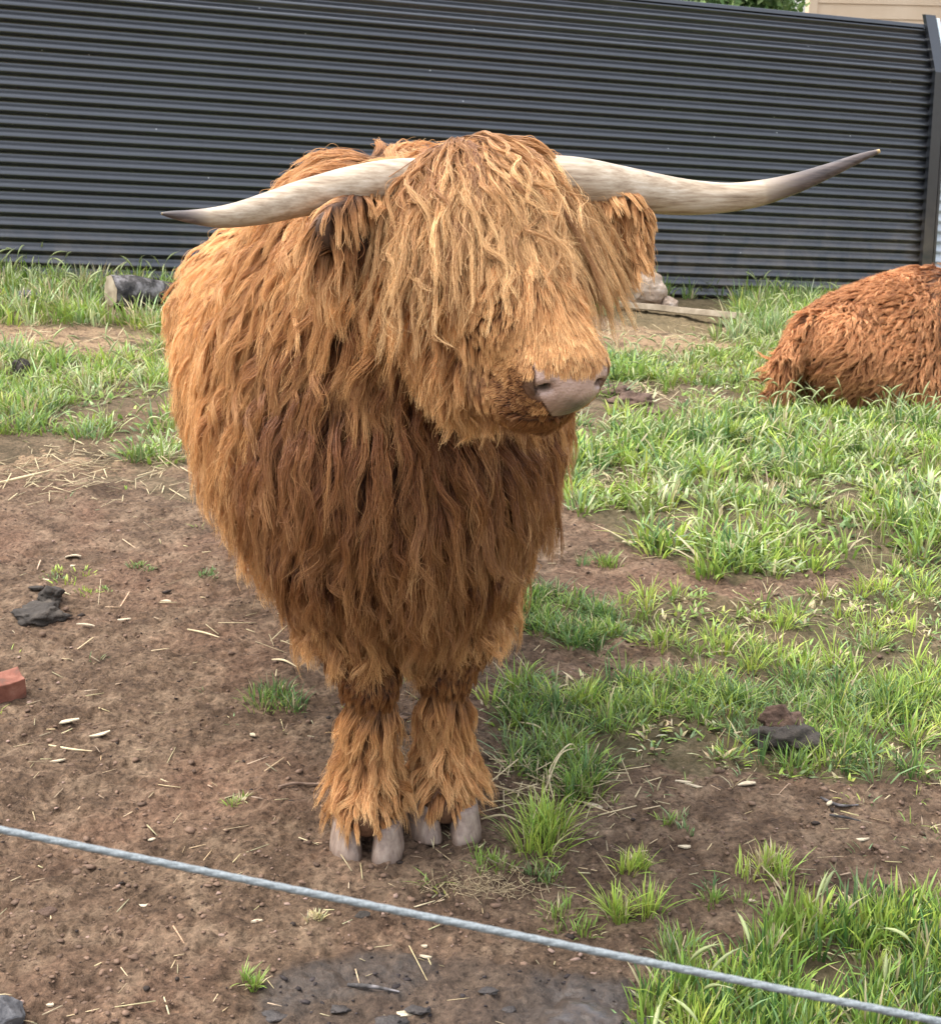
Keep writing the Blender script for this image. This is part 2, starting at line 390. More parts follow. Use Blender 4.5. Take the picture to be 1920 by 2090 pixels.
# ------------------------------------------------------------------ signed-distance bodies
def sd_ell(p, c, r, Q=None):
    q = p - c
    if Q is not None: q = q @ Q
    k0 = np.linalg.norm(q / r, axis=-1); k1 = np.linalg.norm(q / (r * r), axis=-1)
    return k0 * (k0 - 1.0) / np.maximum(k1, 1e-6)
def sd_cone(p, a, b, ra, rb):
    ba = b - a; l2 = ba @ ba; t = np.clip(((p - a) @ ba) / l2, 0, 1)
    return np.linalg.norm(p - a - t[..., None] * ba, axis=-1) - (ra + (rb - ra) * t)
def smin(a, b, k):
    h = np.clip(0.5 + 0.5 * (b - a) / k, 0, 1)
    return b * (1 - h) + a * h - k * h * (1 - h)
class Body:
    def __init__(s): s.pr = []; s.cut = []
    def ell(s, tagn, c, r, k=0.05, Q=None): s.pr.append((tagn, 'e', np.array(c, float), np.array(r, float), k, Q)); return s
    def cone(s, tagn, a, b, ra, rb, k=0.04): s.pr.append((tagn, 'c', np.array(a, float), np.array(b, float), k, (ra, rb))); return s
    def one(s, q, p):
        return sd_ell(p, q[2], q[3], q[5]) if q[1] == 'e' else sd_cone(p, q[2], q[3], *q[5])
    def f(s, p):
        d = None
        for q in s.pr:
            e = s.one(q, p); d = e if d is None else smin(d, e, q[4])
        for c, r, k, Q in s.cut:
            d = -smin(-d, sd_ell(p, c, r, Q), k)
        return d
    def grad(s, p, e=0.002):
        g = np.stack([s.f(p + np.eye(3)[i] * e) - s.f(p - np.eye(3)[i] * e) for i in range(3)], -1)
        return norm(g)
    def tags(s, p):
        best = np.full(p.shape[:-1], 1e9); out = np.zeros(p.shape[:-1], int); names = []
        for q in s.pr:
            if q[0] not in names: names.append(q[0])
            e = s.one(q, p); m = e < best; best[m] = e[m]; out[m] = names.index(q[0])
        return out, names
    def mesh(s, lo, hi, h):
        ax = [np.arange(lo[i], hi[i] + h, h) for i in range(3)]
        nx, ny, nz = map(len, ax)
        V = np.empty((nx, ny, nz), np.float32)
        g2 = np.stack(np.meshgrid(ax[1], ax[2], indexing='ij'), -1)
        step = 12
        for i in range(0, nx, step):
            xs = ax[0][i:i + step]
            p = np.empty((len(xs), ny, nz, 3)); p[..., 0] = xs[:, None, None]; p[..., 1:] = g2[None]
            V[i:i + step] = s.f(p)
        ins = V < 0
        c = np.zeros((nx - 1, ny - 1, nz - 1), int)
        for a in (0, 1):
            for b in (0, 1):
                for d in (0, 1): c += ins[a:nx - 1 + a, b:ny - 1 + b, d:nz - 1 + d]
        cell = (c > 0) & (c < 8); idx = -np.ones(cell.shape, int); ii = np.argwhere(cell); idx[cell] = np.arange(len(ii))
        pos = (ii + 0.5) * h + np.array(lo)
        for _ in range(3):
            d = s.f(pos); pos = pos - s.grad(pos) * np.clip(d, -h, h)[:, None] * 0.9
        quads = []
        for a in range(3):
            b, d = (a + 1) % 3, (a + 2) % 3
            sl0 = [slice(None)] * 3; sl1 = [slice(None)] * 3; sl0[a] = slice(0, -1); sl1[a] = slice(1, None)
            A = ins[tuple(sl0)]; B = ins[tuple(sl1)]
            e = np.argwhere(A != B); e = e[(e[:, b] > 0) & (e[:, d] > 0) & (e[:, b] < (nx, ny, nz)[b] - 1) & (e[:, d] < (nx, ny, nz)[d] - 1)]
            def cid(db, dd):
                q = e.copy(); q[:, b] += db; q[:, d] += dd; return idx[q[:, 0], q[:, 1], q[:, 2]]
            qd = np.stack([cid(-1, -1), cid(0, -1), cid(0, 0), cid(-1, 0)], -1)
            inside_first = A[e[:, 0], e[:, 1], e[:, 2]]
            qd[~inside_first] = qd[~inside_first][:, ::-1]
            quads.append(qd)
        q = np.concatenate(quads); q = q[(q >= 0).all(1)]
        return pos, q
def sample_surface(V, Q, n, w=None, rs=None):
    T = np.concatenate([Q[:, [0, 1, 2]], Q[:, [0, 2, 3]]])
    a, b, c = V[T[:, 0]], V[T[:, 1]], V[T[:, 2]]
    ar = np.linalg.norm(np.cross(b - a, c - a), axis=1)
    if w is not None: ar = ar * w((a + b + c) / 3)
    cum = np.cumsum(ar); r = rs.random(n) * cum[-1]; t = np.minimum(np.searchsorted(cum, r), len(T) - 1)
    u, v = rs.random(n), rs.random(n); m = u + v > 1; u[m] = 1 - u[m]; v[m] = 1 - v[m]
    return a[t] + (b[t] - a[t]) * u[:, None] + (c[t] - a[t]) * v[:, None]

def hair_material(name, root, mid, tip, dark=None, rough=0.45, spec=0.35):
    t = NT(name); hi = t.add('HairInfo'); lock = t.attr('lock_tint')
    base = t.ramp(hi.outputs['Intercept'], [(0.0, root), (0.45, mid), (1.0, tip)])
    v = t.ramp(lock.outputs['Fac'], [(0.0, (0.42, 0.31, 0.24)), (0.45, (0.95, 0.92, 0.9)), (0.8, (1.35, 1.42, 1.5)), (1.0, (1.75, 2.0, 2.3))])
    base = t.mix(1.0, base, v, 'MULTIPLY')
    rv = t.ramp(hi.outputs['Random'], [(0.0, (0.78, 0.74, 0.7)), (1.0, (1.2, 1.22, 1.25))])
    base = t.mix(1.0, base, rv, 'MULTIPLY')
    t.link(base, t.b.inputs['Base Color'])
    t.b.inputs['Roughness'].default_value = rough; t.b.inputs['Specular IOR Level'].default_value = spec
    # light passes a little through the strands
    tr = t.add('BsdfTranslucent'); t.link(base, tr.inputs['Color'])
    mx = t.add('MixShader'); mx.inputs[0].default_value = 0.14
    t.link(t.b.outputs[0], mx.inputs[1]); t.link(tr.outputs[0], mx.inputs[2]); t.link(mx.outputs[0], t.out.inputs['Surface'])
    return t.m

def curves_obj(name, pts, rad, tint, mat, parent, origin):
    n, k, _ = pts.shape
    cu = bpy.data.hair_curves.new(name); cu.add_curves([k] * n)
    cu.attributes['position'].data.foreach_set('vector', (pts - origin).astype(np.float32).ravel())
    ra = cu.attributes.get('radius') or cu.attributes.new('radius', 'FLOAT', 'POINT')
    ra.data.foreach_set('value', rad.astype(np.float32).ravel())
    la = cu.attributes.new('lock_tint', 'FLOAT', 'CURVE'); la.data.foreach_set('value', tint.astype(np.float32))
    cu.materials.append(mat)
    o = bpy.data.objects.new(name, cu); COL.objects.link(o); o.parent = parent
    return o

def groom(body, groots, croots, par, K=10, rs=None, gnorm=None, comb_fn=None, collide=True):
    """locks: one guide per root in groots, strands follow the guide nearest to their own root.
    par(p, n) -> dict of per-root arrays: L, lift, grav, amp, lam, clump, puff"""
    n = body.grad(groots) if gnorm is None else gnorm
    q = par(groots, n); ng = len(groots)
    comb = comb_fn(groots, n)
    comb = norm(comb - (comb * n).sum(-1, keepdims=True) * n)
    side = np.cross(n, comb)
    ang = (n3(groots, 9, 3) - 0.5) * 1.3 * q.get('mess', 1.0) + rs.normal(0, 0.20, ng) * q.get('mess', 1.0)
    comb = comb * np.cos(ang)[:, None] + side * np.sin(ang)[:, None]; side = np.cross(n, comb)
    L = q['L'] * rs.uniform(0.72, 1.18, ng); ds = L / (K - 1)
    d = norm(n * q['lift'][:, None] + comb); p = groots.copy(); pts = [p.copy()]
    puff = q['puff'] * rs.uniform(0.25, 1.0, ng)
    for k in range(1, K):
        s = k / (K - 1)
        d = norm(d + np.array([0, 0, -1.0]) * (q['grav'] * 0.34)[:, None] + comb * 0.10)
        p = p + d * ds[:, None]
        if collide:
            f = body.f(p); tg = puff * min(1.0, s * 2.2) + 0.002
            m = f < tg
            if m.any():
                gr = body.grad(p[m]); push = (tg[m] - f[m])[:, None] * gr; pn = p[m] + push * 0.8
                dd = pn - pts[-1][m]; dd = norm(dd); pn = pts[-1][m] + dd * ds[m][:, None]; p[m] = pn
                dot = (d[m] * gr).sum(-1, keepdims=True); d[m] = norm(d[m] - gr * np.minimum(dot, 0))
        pts.append(p.copy())
    Gd = np.stack(pts, 1)                                   # ng,K,3
    s = np.linspace(0, 1, K)[None, :]
    ph = rs.uniform(0, 6.28, ng)[:, None]; lam = (q['lam'] * rs.uniform(0.6, 2.1, ng))[:, None]
    amp = (q['amp'] * rs.uniform(0.1, 1.6, ng))[:, None] * np.minimum(1, s * 1.8) * (0.7 + 0.6 * s)
    wv = amp * np.sin(6.283 * s * L[:, None] / lam + ph) - amp * np.sin(ph) * (1 - s) * 0.5
    wn_ = 0.5 * amp * np.cos(6.283 * s * L[:, None] / lam * 0.8 + ph * 1.7)
    Gd = Gd + wv[..., None] * side[:, None, :] + (wn_ + 0.3 * amp)[..., None] * n[:, None, :]
    # strands
    kd = KDTree(ng)
    for i in range(ng): kd.insert(groots[i], i)
    kd.balance()
    near = np.array([kd.find(c)[1] for c in croots])
    off = croots - groots[near]
    nc = len(croots)
    cl = q['clump'][near] * rs.uniform(0.80, 1.0, nc); fly = rs.random(nc) < 0.10; cl[fly] *= 0.25
    prof = cl[:, None] * (1 - (1 - s) ** 1.7)
    lenf = rs.uniform(0.72, 1.04, nc)
    # resample by length factor
    tpos = s * lenf[:, None] * (K - 1); i0 = np.minimum(tpos.astype(int), K - 2); fr = (tpos - i0)[..., None]
    g = Gd[near]; ar = np.arange(nc)[:, None]
    C = g[ar, i0] * (1 - fr) + g[ar, i0 + 1] * fr
    C = C + off[:, None, :] * (1 - prof)[..., None]
    ph2 = rs.uniform(0, 6.28, (nc, 1)); fs = np.clip(L[near] / .10, 0, 1) ** 1.5; a2 = (np.where(fly, 0.012, 0.0034) * fs)[:, None] * s * rs.uniform(0.4, 1.6, (nc, 1))
    ax = norm(rs.normal(0, 1, (nc, 3)))
    C = C + (a2 * np.sin(ph2 + s * L[near][:, None] / 0.035 * rs.uniform(0.6, 1.4, (nc, 1)) * 3))[..., None] * ax[:, None, :]
    C = C + ((np.where(fly, 0.012, 0.003) * fs)[:, None] * s ** 1.5)[..., None] * ax[::-1][:, None, :]
    tint = np.clip(q.get('tint', np.full(ng, 0.5)) + rs.normal(0, 0.15, ng), 0, 1)[near]
    return C, np.clip(tint + rs.normal(0, 0.09, nc), 0, 1)

def hair_radius(n, K, r, rs, taper=0.25):
    s = np.linspace(0, 1, K)[None, :]
    return r * rs.uniform(0.7, 1.3, (n, 1)) * (1 - (1 - taper) * s ** 1.6)

#@@BULL
# ------------------------------------------------------------------ the standing bull
def A(*v): return np.array(v, float)
def rotz(a):
    c, s = math.cos(a), math.sin(a); return np.array([[c, -s, 0], [s, c, 0], [0, 0, 1.0]])
AX0, AX1 = A(-0.13, 2.85, 0), A(-0.50, 4.45, 0)          # spine line on the ground plan, chest -> rump
ADIR = norm(AX1 - AX0); ASIDE = A(ADIR[1], -ADIR[0], 0)     # ASIDE points to the picture's right
def sp(t, z, s=0.0): return AX0 + (AX1 - AX0) * t + A(0, 0, z) + ASIDE * s
QB = np.stack([ASIDE, ADIR, A(0, 0, 1)], 1)
# head frame: the face looks a little to the picture's right and downwards
yaw, dip = R(24), R(20)
HF = norm(A(math.sin(yaw) * math.cos(dip), -math.cos(yaw) * math.cos(dip), -math.sin(dip)))   # out of the nose
HR = norm(np.cross(HF, A(0, 0, 1)));                                                         # the bull's right (picture's left)
if HR[0] > 0: HR = -HR
HR = norm(HR - A(0, 0, 1) * 0.03); HU = norm(np.cross(HR, HF));
if HU[2] < 0: HU = -HU
QH = np.stack([-HR, -HF, HU], 1)
POLL = P(985, 372, 2.64); BROW = P(1000, 520, 2.55); NOSE = P(1158, 776, 2.36); MID = P(1062, 640, 2.46)
CHIN = P(1098, 815, 2.455); JAW = P(955, 700, 2.66)
feet_front = [P(757, 1735, 2.82), P(917, 1715, 2.88)]
HFL, HFR = A(-0.196, 2.845, 0), A(-0.040, 2.905, 0)
HHL, HHR = A(-0.60, 4.50, 0), A(-0.41, 4.52, 0)
def bull_body():
    b = Body()
    b.ell('barrel', sp(0.52, 0.805, .01), (0.340, 0.64, 0.315), Q=QB)
    b.ell('barrel', sp(0.90, 0.79), (0.275, 0.34, 0.285), 0.10, QB)
    b.ell('barrel', sp(0.20, 0.88, .02), (0.325, 0.38, 0.36), 0.10, QB)
    b.ell('neck', sp(0.22, 1.075, .015), (0.24, 0.40, 0.172), 0.10, QB)
    b.ell('neck', P(800, 482, 3.10), (0.20, 0.28, 0.145), 0.10)
    b.ell('chest', sp(0.02, 0.76), (0.25, 0.20, 0.28), 0.10, QB)
    b.cone('neck', sp(0.12, 0.98), POLL + A(-.02, .14, -.12), 0.26, 0.155, 0.10)
    b.ell('head', POLL + HF * -0.01 + A(0, 0, -.052), (0.142, 0.12, 0.112), 0.05, QH)
    b.cone('head', BROW, MID, 0.112, 0.083, 0.05)
    b.cone('head', MID, NOSE - HF * 0.040, 0.088, 0.066, 0.04)
    b.ell('muzzle', NOSE - HF * 0.035 + A(0, 0, -.004), (0.066, 0.058, 0.054), 0.03, QH)
    b.ell('jaw', JAW, (0.085, 0.11, 0.10), 0.06, QH)
    b.cone('jaw', JAW, CHIN, 0.072, 0.036, 0.03)
    b.ell('jaw', CHIN + HF * -0.01, (0.055, 0.055, 0.028), 0.018, QH)
    b.ell('muzzle', P(1058, 785, 2.45), (0.075, 0.085, 0.056), 0.04, QH)
    # nostril wings
    for s in (-1, 1):
        b.ell('muzzle', NOSE + HR * 0.046 * s + A(0, 0, .006) - HF * 0.018, (0.026, 0.030, 0.028), 0.018, QH)
    # front legs: shoulder, elbow, knee, fetlock, foot
    for f, s in ((HFL, -1), (HFR, 1)):
        kn = f + A(0.004 * -s, 0.03, 0.36); fe = f + A(0, 0.045, 0.135)
        b.cone('arm', sp(0.14, 0.80, 0.17 * s), f + A(0.016 * s if s < 0 else .004, 0.08, 0.56), 0.145, 0.094, 0.07)
        b.cone('arm', f + A(0.016 * s if s < 0 else .004, 0.08, 0.56), f + A(0.010 * s, .05, .43), 0.094, 0.078, 0.04)
        b.cone('arm', f + A(0.010 * s, .05, .43), kn, 0.076, 0.050, 0.03)
        b.ell('knee', kn, (0.050, 0.052, 0.060), 0.02)
        b.cone('cannon', kn, fe, 0.042, 0.034, 0.02)
        b.ell('fetlock', fe, (0.046, 0.048, 0.044), 0.02)
        b.cone('foot', fe, f + A(0, -0.005, 0.075), 0.042, 0.046, 0.02)
    for f, s in ((HHL, -1), (HHR, 1)):
        st = sp(0.92, 0.66, 0.15 * s); ho = f + A(0.02, 0.10, 0.42)
        b.cone('thigh', sp(0.90, 0.80, 0.15 * s), st + A(0, -.02, -.02), 0.19, 0.12, 0.08)
        b.cone('thigh', st, ho, 0.115, 0.055, 0.05)
        b.cone('cannon', ho, f + A(0, 0.05, 0.12), 0.044, 0.036, 0.02)
        b.ell('fetlock', f + A(0, 0.05, 0.12), (0.045, 0.048, 0.042), 0.02)
        b.cone('foot', f + A(0, 0.05, 0.12), f + A(0, 0.0, 0.075), 0.04, 0.045, 0.02)
    # nostrils, eyes' hollows, mouth line
    for s in (-1, 1):
        b.cut.append((NOSE + HR * 0.045 * s + A(0, 0, .000) + HF * 0.006, np.array((0.0150, 0.026, 0.0085)), 0.010,
                      np.stack([norm(-HR * 1.0 + HU * 0.55 * s), -HF, norm(np.cross(norm(-HR + HU * 0.55 * s), -HF))], 1)))
        b.cut.append((BROW + HR * 0.105 * s - HF * -0.035 + A(0, 0, -.045), np.array((0.022, 0.022, 0.018)), 0.02, None))
    b.cut.append((CHIN + HF * 0.030 + A(0, 0, .022), np.array((0.080, 0.090, 0.0035)), 0.006, QH))
    return b
BULL = bull_body()
bull = empty('highland_bull', A(-0.3, 3.5, 0))
tag(bull, 'shaggy ginger highland bull standing and facing the camera with long spread horns', 'bull')
BO = np.array(bull.location)

def hide_material():
    t = NT('hide'); a = t.attr('hide_mix'); sep = t.add('SeparateColor'); t.link(a.outputs['Color'], sep.inputs[0])
    nose, dark, _ = sep.outputs; c = t.coord()
    n1 = t.noise(60, 6, 0.6, vec=c); n0 = t.noise(14, 5, 0.6, 0.8, vec=c)
    skin = t.ramp(n1, [(0.3, (0.10, 0.045, 0.020)), (0.7, (0.17, 0.08, 0.036))])
    pink = t.ramp(n0, [(0.40, (0.56, 0.375, 0.29)), (0.55, (0.43, 0.28, 0.21)), (0.64, (0.17, 0.115, 0.08))])
    grey = t.ramp(n1, [(0.3, (0.045, 0.041, 0.026)), (0.7, (0.085, 0.075, 0.050))])
    base = t.mix(nose, skin, t.mix(dark, pink, grey)); t.link(base, t.b.inputs['Base Color'])
    t.link(t.ramp(nose, [(0, (0.8,) * 3), (1, (0.30,) * 3)]), t.b.inputs['Roughness'])
    v = t.add('TexVoronoi'); v.inputs['Scale'].default_value = 260; t.link(c, v.inputs['Vector'])
    t.bump(t.math('ADD', v.outputs['Distance'], n1), 0.6, 0.0016)
    t.b.inputs['Subsurface Weight'].default_value = 0.0
    return t.m
HIDE = hide_material()
NC = NOSE + HF * 0.022 + A(0, 0, -.004)
def noseness(p):
    q = (p - NC) @ QH                                   # x: picture right across the nose, y: back, z: up
    w = 0.060 - 0.70 * np.clip(-q[..., 2] + .002, 0, .06)      # narrower towards the lip
    inside = (1 - sstep(0.86, 1.08, np.abs(q[..., 0]) / w)) * sstep(-0.058, -0.048, q[..., 2]) * (1 - sstep(0.024, 0.033, q[..., 2] - q[..., 0] ** 2 * 4.0)) * (1 - sstep(0.035, 0.05, q[..., 1]))
    return inside
BV, BQ = BULL.mesh((-1.1, 2.15, -0.02), (0.42, 5.1, 1.46), 0.0125)
nz_ = noseness(BV); q_ = (BV - NC) @ QH
dk_ = np.exp(-(((q_[:, 0] - 0.006) / 0.022) ** 2)) * sstep(0.006, -0.024, q_[:, 2]) * .9
nost = np.zeros(len(BV))
for s in (-1, 1):
    nost = np.maximum(nost, 1 - sstep(0.012, 0.019, np.linalg.norm((BV - (NOSE + HR * 0.045 * s + HF * 0.002)) / np.array([1, 1, .8]), axis=1)))
dk_ = np.clip(np.maximum(dk_, nost), 0, 1)
nz_ = np.maximum(nz_, nost * 0.9)
body_o = fast_mesh('body', BV - BO, BQ, HIDE, True, {'hide_mix': np.stack([nz_, dk_, dk_ * 0, dk_ * 0 + 1], -1)}, bull)
fine = Body(); fine.pr = [q for q in BULL.pr if q[0] in ('muzzle', 'head', 'jaw')]; fine.cut = BULL.cut
NV, NQ = fine.mesh(NOSE - .085, NOSE + .085, 0.004)
nn = noseness(NV); keep = (nn[NQ] > .12).all(1) & (((NV - NC) @ QH)[NQ][..., 1] < .06).all(1); NQ = NQ[keep]
used = np.unique(NQ); mp = -np.ones(len(NV), int); mp[used] = np.arange(len(used)); NV = NV[used] ; NQ = mp[NQ]; NV = NV + fine.grad(NV) * .0022
q_ = (NV - NC) @ QH; nv_ = noseness(NV)
dkn = np.exp(-(((q_[:, 0] - 0.008 + .01 * (n3(NV, 60, 2) - .5)) / 0.027) ** 2)) * sstep(0.006, -0.020, q_[:, 2] + .012 * (n3(NV, 50, 5) - .5)) * .85
for sg in (-1, 1):
    dkn = np.maximum(dkn, 1 - sstep(0.006, 0.016, np.linalg.norm(((NV - (NOSE + HR * 0.046 * sg + HF * .0)) @ QH) / np.array([1.0, 1.6, .62]), axis=1)))
nose_o = fast_mesh('nose', NV - BO, NQ, HIDE, True, {'hide_mix': np.stack([sstep(.05, .5, nv_), dkn, dkn * 0, dkn * 0 + 1], -1)}, bull); nose_o['label'] = 'bare pink nose with a grey smudge in the middle'
#@@HAIRBEGIN
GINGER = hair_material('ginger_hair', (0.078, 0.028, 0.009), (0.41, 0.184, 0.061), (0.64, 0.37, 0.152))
rh = np.random.default_rng(3)
def on_nose(p): return noseness(p) > 0.25
def body_comb(p, n):
    x = (p - AX0) @ ASIDE
    t = np.zeros_like(p); t[:, 2] = -1.0
    t = t + ASIDE * (np.sign(x) * 0.55 * np.clip(n[:, 2], 0, 1) ** 1.0)[:, None] + ADIR * 0.25 * np.ones(len(p))[:, None] * np.clip(n[:, 2] + .5, 0, 1)[:, None]
    # face: hair runs down and away from the middle of the face
    hp = (p - MID) @ QH; face = ((p[:, 1] < 2.74) & (p[:, 2] > 0.98) & (hp[:, 1] < 0.16)) | (p[:, 1] < 2.5)
    t[face] = A(0, 0, -1) + HF * 0.15 + (-HR)[None, :] * (np.clip(hp[face, 0] * 4, -0.5, 0.5))[:, None]
    # muzzle: hair runs back from the nose
    mz = (np.linalg.norm(p - (NOSE - HF * .02), axis=1) < 0.11) & (((p - NC) @ QH)[:, 2] < .022)
    t[mz] = -HF * 0.9 + A(0, 0, -0.45) + (-HR)[None, :] * (np.clip(hp[mz, 0] * 6, -0.6, 0.6))[:, None]
    return t
def body_par(p, n):
    tg, names = BULL.tags(p); I = {k: i for i, k in enumerate(names)}; N = len(p)
    o = lambda v: np.full(N, float(v))
    L, lift, grav, amp, lam, cl, puff, tint, mess = o(.17), o(.30), o(.55), o(.009), o(.11), o(.48), o(.045), o(.5), o(1)
    def S(k, **kw):
        m = tg == I[k]
        for nm, v in kw.items():
            {'L': L, 'lift': lift, 'grav': grav, 'amp': amp, 'lam': lam, 'cl': cl, 'puff': puff, 'tint': tint, 'mess': mess}[nm][m] = v
    S('barrel', L=.19, puff=.05, tint=.56)
    S('neck', L=.18, puff=.04, tint=.46)
    S('chest', L=.24, puff=.05, tint=.26, amp=.009, grav=.8)
    S('head', L=.065, puff=.010, amp=.004, lam=.09, cl=.50, lift=.14, grav=.35, tint=.60, mess=.6)
    S('muzzle', L=.040, puff=.003, amp=.0008, cl=.25, lift=.08, grav=.10, mess=.25, tint=.28)
    S('jaw', L=.085, puff=.015, amp=.006, lam=.11, cl=.5, grav=.7, tint=.62); jf = (tg == I['jaw']) & (np.linalg.norm(p - JAW, axis=1) > .13); L[jf] = .05; tint[jf] = .2
    S('arm', L=.18, puff=.05, grav=.7, amp=.008, tint=.42)
    S('knee', L=.035, puff=.006, amp=.002, tint=.05, grav=.3, lift=.3)
    S('cannon', L=.10, puff=.026, amp=.006, lam=.10, tint=.62, lift=.26, grav=.35, cl=.32)
    S('fetlock', L=.11, puff=.036, amp=.012, lam=.09, tint=.60, lift=.80, grav=.34, cl=.52)
    S('foot', L=.046, puff=.014, amp=.004, tint=.66, lift=.6, grav=.7, cl=.45)
    S('thigh', L=.13)
    # long fringe over the knees from the lower forearm, dark kneecap below it
    z = p[:, 2]; arm = tg == I['arm']
    m = arm & (z < 0.62); L[m] = .18; lift[m] = .45; puff[m] = .06; tint[m] = .52
    m = arm & (z > .43) & (z < .80); L[m] = .16; lift[m] = .58; puff[m] = .055; amp[m] = .010; tint[m] = .64
    m = arm & (z < .44); L[m] = .035; tint[m] = .10; lift[m] = .2; puff[m] = .01
    m = (p[:, 1] < 3.2) & (z > .42) & ((tg == I['arm']) | (tg == I['chest']) | (tg == I['barrel'])); isarm = (tg[m] == I['arm']); zl = np.where(isarm, .400 + .05 * sstep(.60, .85, z[m]), .655 - .15 * np.exp(-((p[m][:, 0] + .10) / .05) ** 2)); L[m] = np.minimum(L[m], np.maximum(.035, (z[m] - zl) * 1.05 + .035 * n3(p[m], 14, 3)))
    m = (p[:, 1] >= 3.2) & (tg == I['barrel']); L[m] = np.minimum(L[m], np.maximum(.06, (z[m] - .40) * .9 + .05 * n3(p[m], 9, 3)))
    # nearness to the muzzle shortens the hair
    dn = np.linalg.norm(p - (NOSE - HF * .02), axis=1)
    k = sstep(0.070, 0.20, dn); near = p[:, 1] < 2.62; cl[near & (dn < .14)] = .06; mess[near & (dn < .14)] = .12; lift[near & (dn < .14)] = .07
    L[near] = (L * (0.17 + 0.83 * k))[near]; amp[near] = (amp * k)[near]; puff[near] = (puff * (0.15 + .85 * k))[near]
    qn = (p - NC) @ QH; tp = near & (qn[:, 2] > .022) & (tg != I['jaw'])
    L[tp] = np.clip((dn[tp] - .035) * .9, .018, .065) * (1 - .7 * sstep(.035, .075, np.abs(qn[tp, 0])) * (dn[tp] < .17)); lift[tp] = .10; cl[tp] = np.where(dn[tp] < .12, .05, .35); amp[tp] = np.clip((dn[tp] - .06) * .04, 0, .004); tint[tp] = .62; mess[tp] = .35
    chin = near & (p @ A(0, 0, 1) < CHIN[2] - .0) & (dn < .16); L[chin] = .018; tint[chin] = -.1  # front jaw and chin tinted dark as the shade under the muzzle
    # belly and brisket hang longer
    m = (n[:, 2] < -0.25) & ((tg == I['barrel']) | (tg == I['chest'])); L[m] = .13; grav[m] = 1.0; tint[m] = .38
    # golden highlights on top and left flank put into tint, redder in between
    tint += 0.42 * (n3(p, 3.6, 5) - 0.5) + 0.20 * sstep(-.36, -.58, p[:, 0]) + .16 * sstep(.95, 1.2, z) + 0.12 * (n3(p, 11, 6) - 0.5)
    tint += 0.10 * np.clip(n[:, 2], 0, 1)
    dk = sstep(-.44, -.30, p[:, 0]) * (1 - sstep(3.15, 3.45, p[:, 1])) * (1 - sstep(1.10, 1.22, z)) * np.where(tg == I['arm'], sstep(.74, .95, z) + .55 * np.exp(-((p[:, 0] + .12) / .05) ** 2), sstep(.50, .62, z)) * (1 - .45 * sstep(-.02, .12, p[:, 0])); m = (tg != I['jaw']) & (tg != I['head']) & (tg != I['muzzle'])  # chest hair redder; dark gap between the forelegs shaded into the tint
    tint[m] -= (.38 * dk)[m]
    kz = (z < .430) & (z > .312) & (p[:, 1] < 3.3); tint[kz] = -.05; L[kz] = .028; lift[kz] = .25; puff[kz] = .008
    return dict(L=L, lift=lift, grav=grav, amp=amp, lam=lam, clump=cl, puff=puff, tint=np.clip(tint, -.2, 1), mess=mess)
def root_ok(p):
    n = ~on_nose(p); foot = p[:, 2] > 0.062
    for s in (-1, 1):
        n &= np.linalg.norm(p - (NOSE + HR * 0.045 * s), axis=1) > 0.027
    for f in (HFL, HFR):
        foot &= ~((np.abs(p[:, 0] - f[0]) < .011) & (p[:, 1] < f[1] + .02) & (p[:, 2] < .10) & (np.abs(p[:, 1] - f[1]) < .1))
    return n & foot
def wt(c):
    w = np.ones(len(c)); w[c[:, 1] > 4.3] = 0.5
    g = c[:, 1] < 2.62; w[g] = 2.2
    w[c[:, 2] < 0.45] = 1.9
    d = np.linalg.norm(c - (NOSE - HF * .02), axis=1); w[d < .13] = 6
    return w
gr_ = sample_surface(BV, BQ, 14500, wt, rh); gr_ = gr_[root_ok(gr_)]
cr_ = sample_surface(BV, BQ, 380000, wt, rh); cr_ = cr_[root_ok(cr_)]
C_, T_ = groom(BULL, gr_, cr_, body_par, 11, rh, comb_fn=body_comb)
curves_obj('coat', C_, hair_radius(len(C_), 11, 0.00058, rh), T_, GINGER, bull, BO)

# forelock: long ropes of hair from the poll over the brow and the eyes
FORE = hair_material('forelock_hair', (0.15, 0.065, 0.021), (0.43, 0.210, 0.076), (0.67, 0.42, 0.185))
top = POLL + A(0, 0.02, 0.10)
def fl_roots(n, spread=1.0):
    a = rh.uniform(0, 6.283, n); r = np.sqrt(rh.random(n)) * spread
    p = POLL[None, :] + (-HR)[None, :] * (np.cos(a) * r * 0.160)[:, None] + (-HF)[None, :] * (np.sin(a) * r * 0.085 - 0.0)[:, None] + A(0, 0, .11)
    for _ in range(6): p = p - BULL.grad(p) * BULL.f(p)[:, None] * 0.9
    return p
def fl_comb(p, n):
    h = (p - POLL) @ QH
    return HF[None, :] * 0.7 + A(-.15, 0, -0.85)[None, :] + (-HR)[None, :] * (h[:, 0] * .15)[:, None]
def fl_par(p, n):
    N = len(p); o = lambda v: np.full(N, float(v)); h = (p - POLL) @ QH
    L = 0.24 + 0.11 * rh.random(N) - 0.45 * np.abs(h[:, 0]) + 0.35 * np.clip(-h[:, 1], -.1, .1) * -1
    return dict(L=np.clip(L, .14, .40), lift=o(.20), grav=o(.50), amp=rh.uniform(.002, .009, N), lam=o(.12), clump=rh.uniform(.30, .85, N), puff=rh.uniform(.004, .026, N), tint=np.clip(.45 + rh.normal(0, .17, N), 0, 1), mess=o(.85))
g1 = fl_roots(760); c1 = fl_roots(34000, 1.02)
C1, T1 = groom(BULL, g1, c1, fl_par, 22, rh, comb_fn=fl_comb)
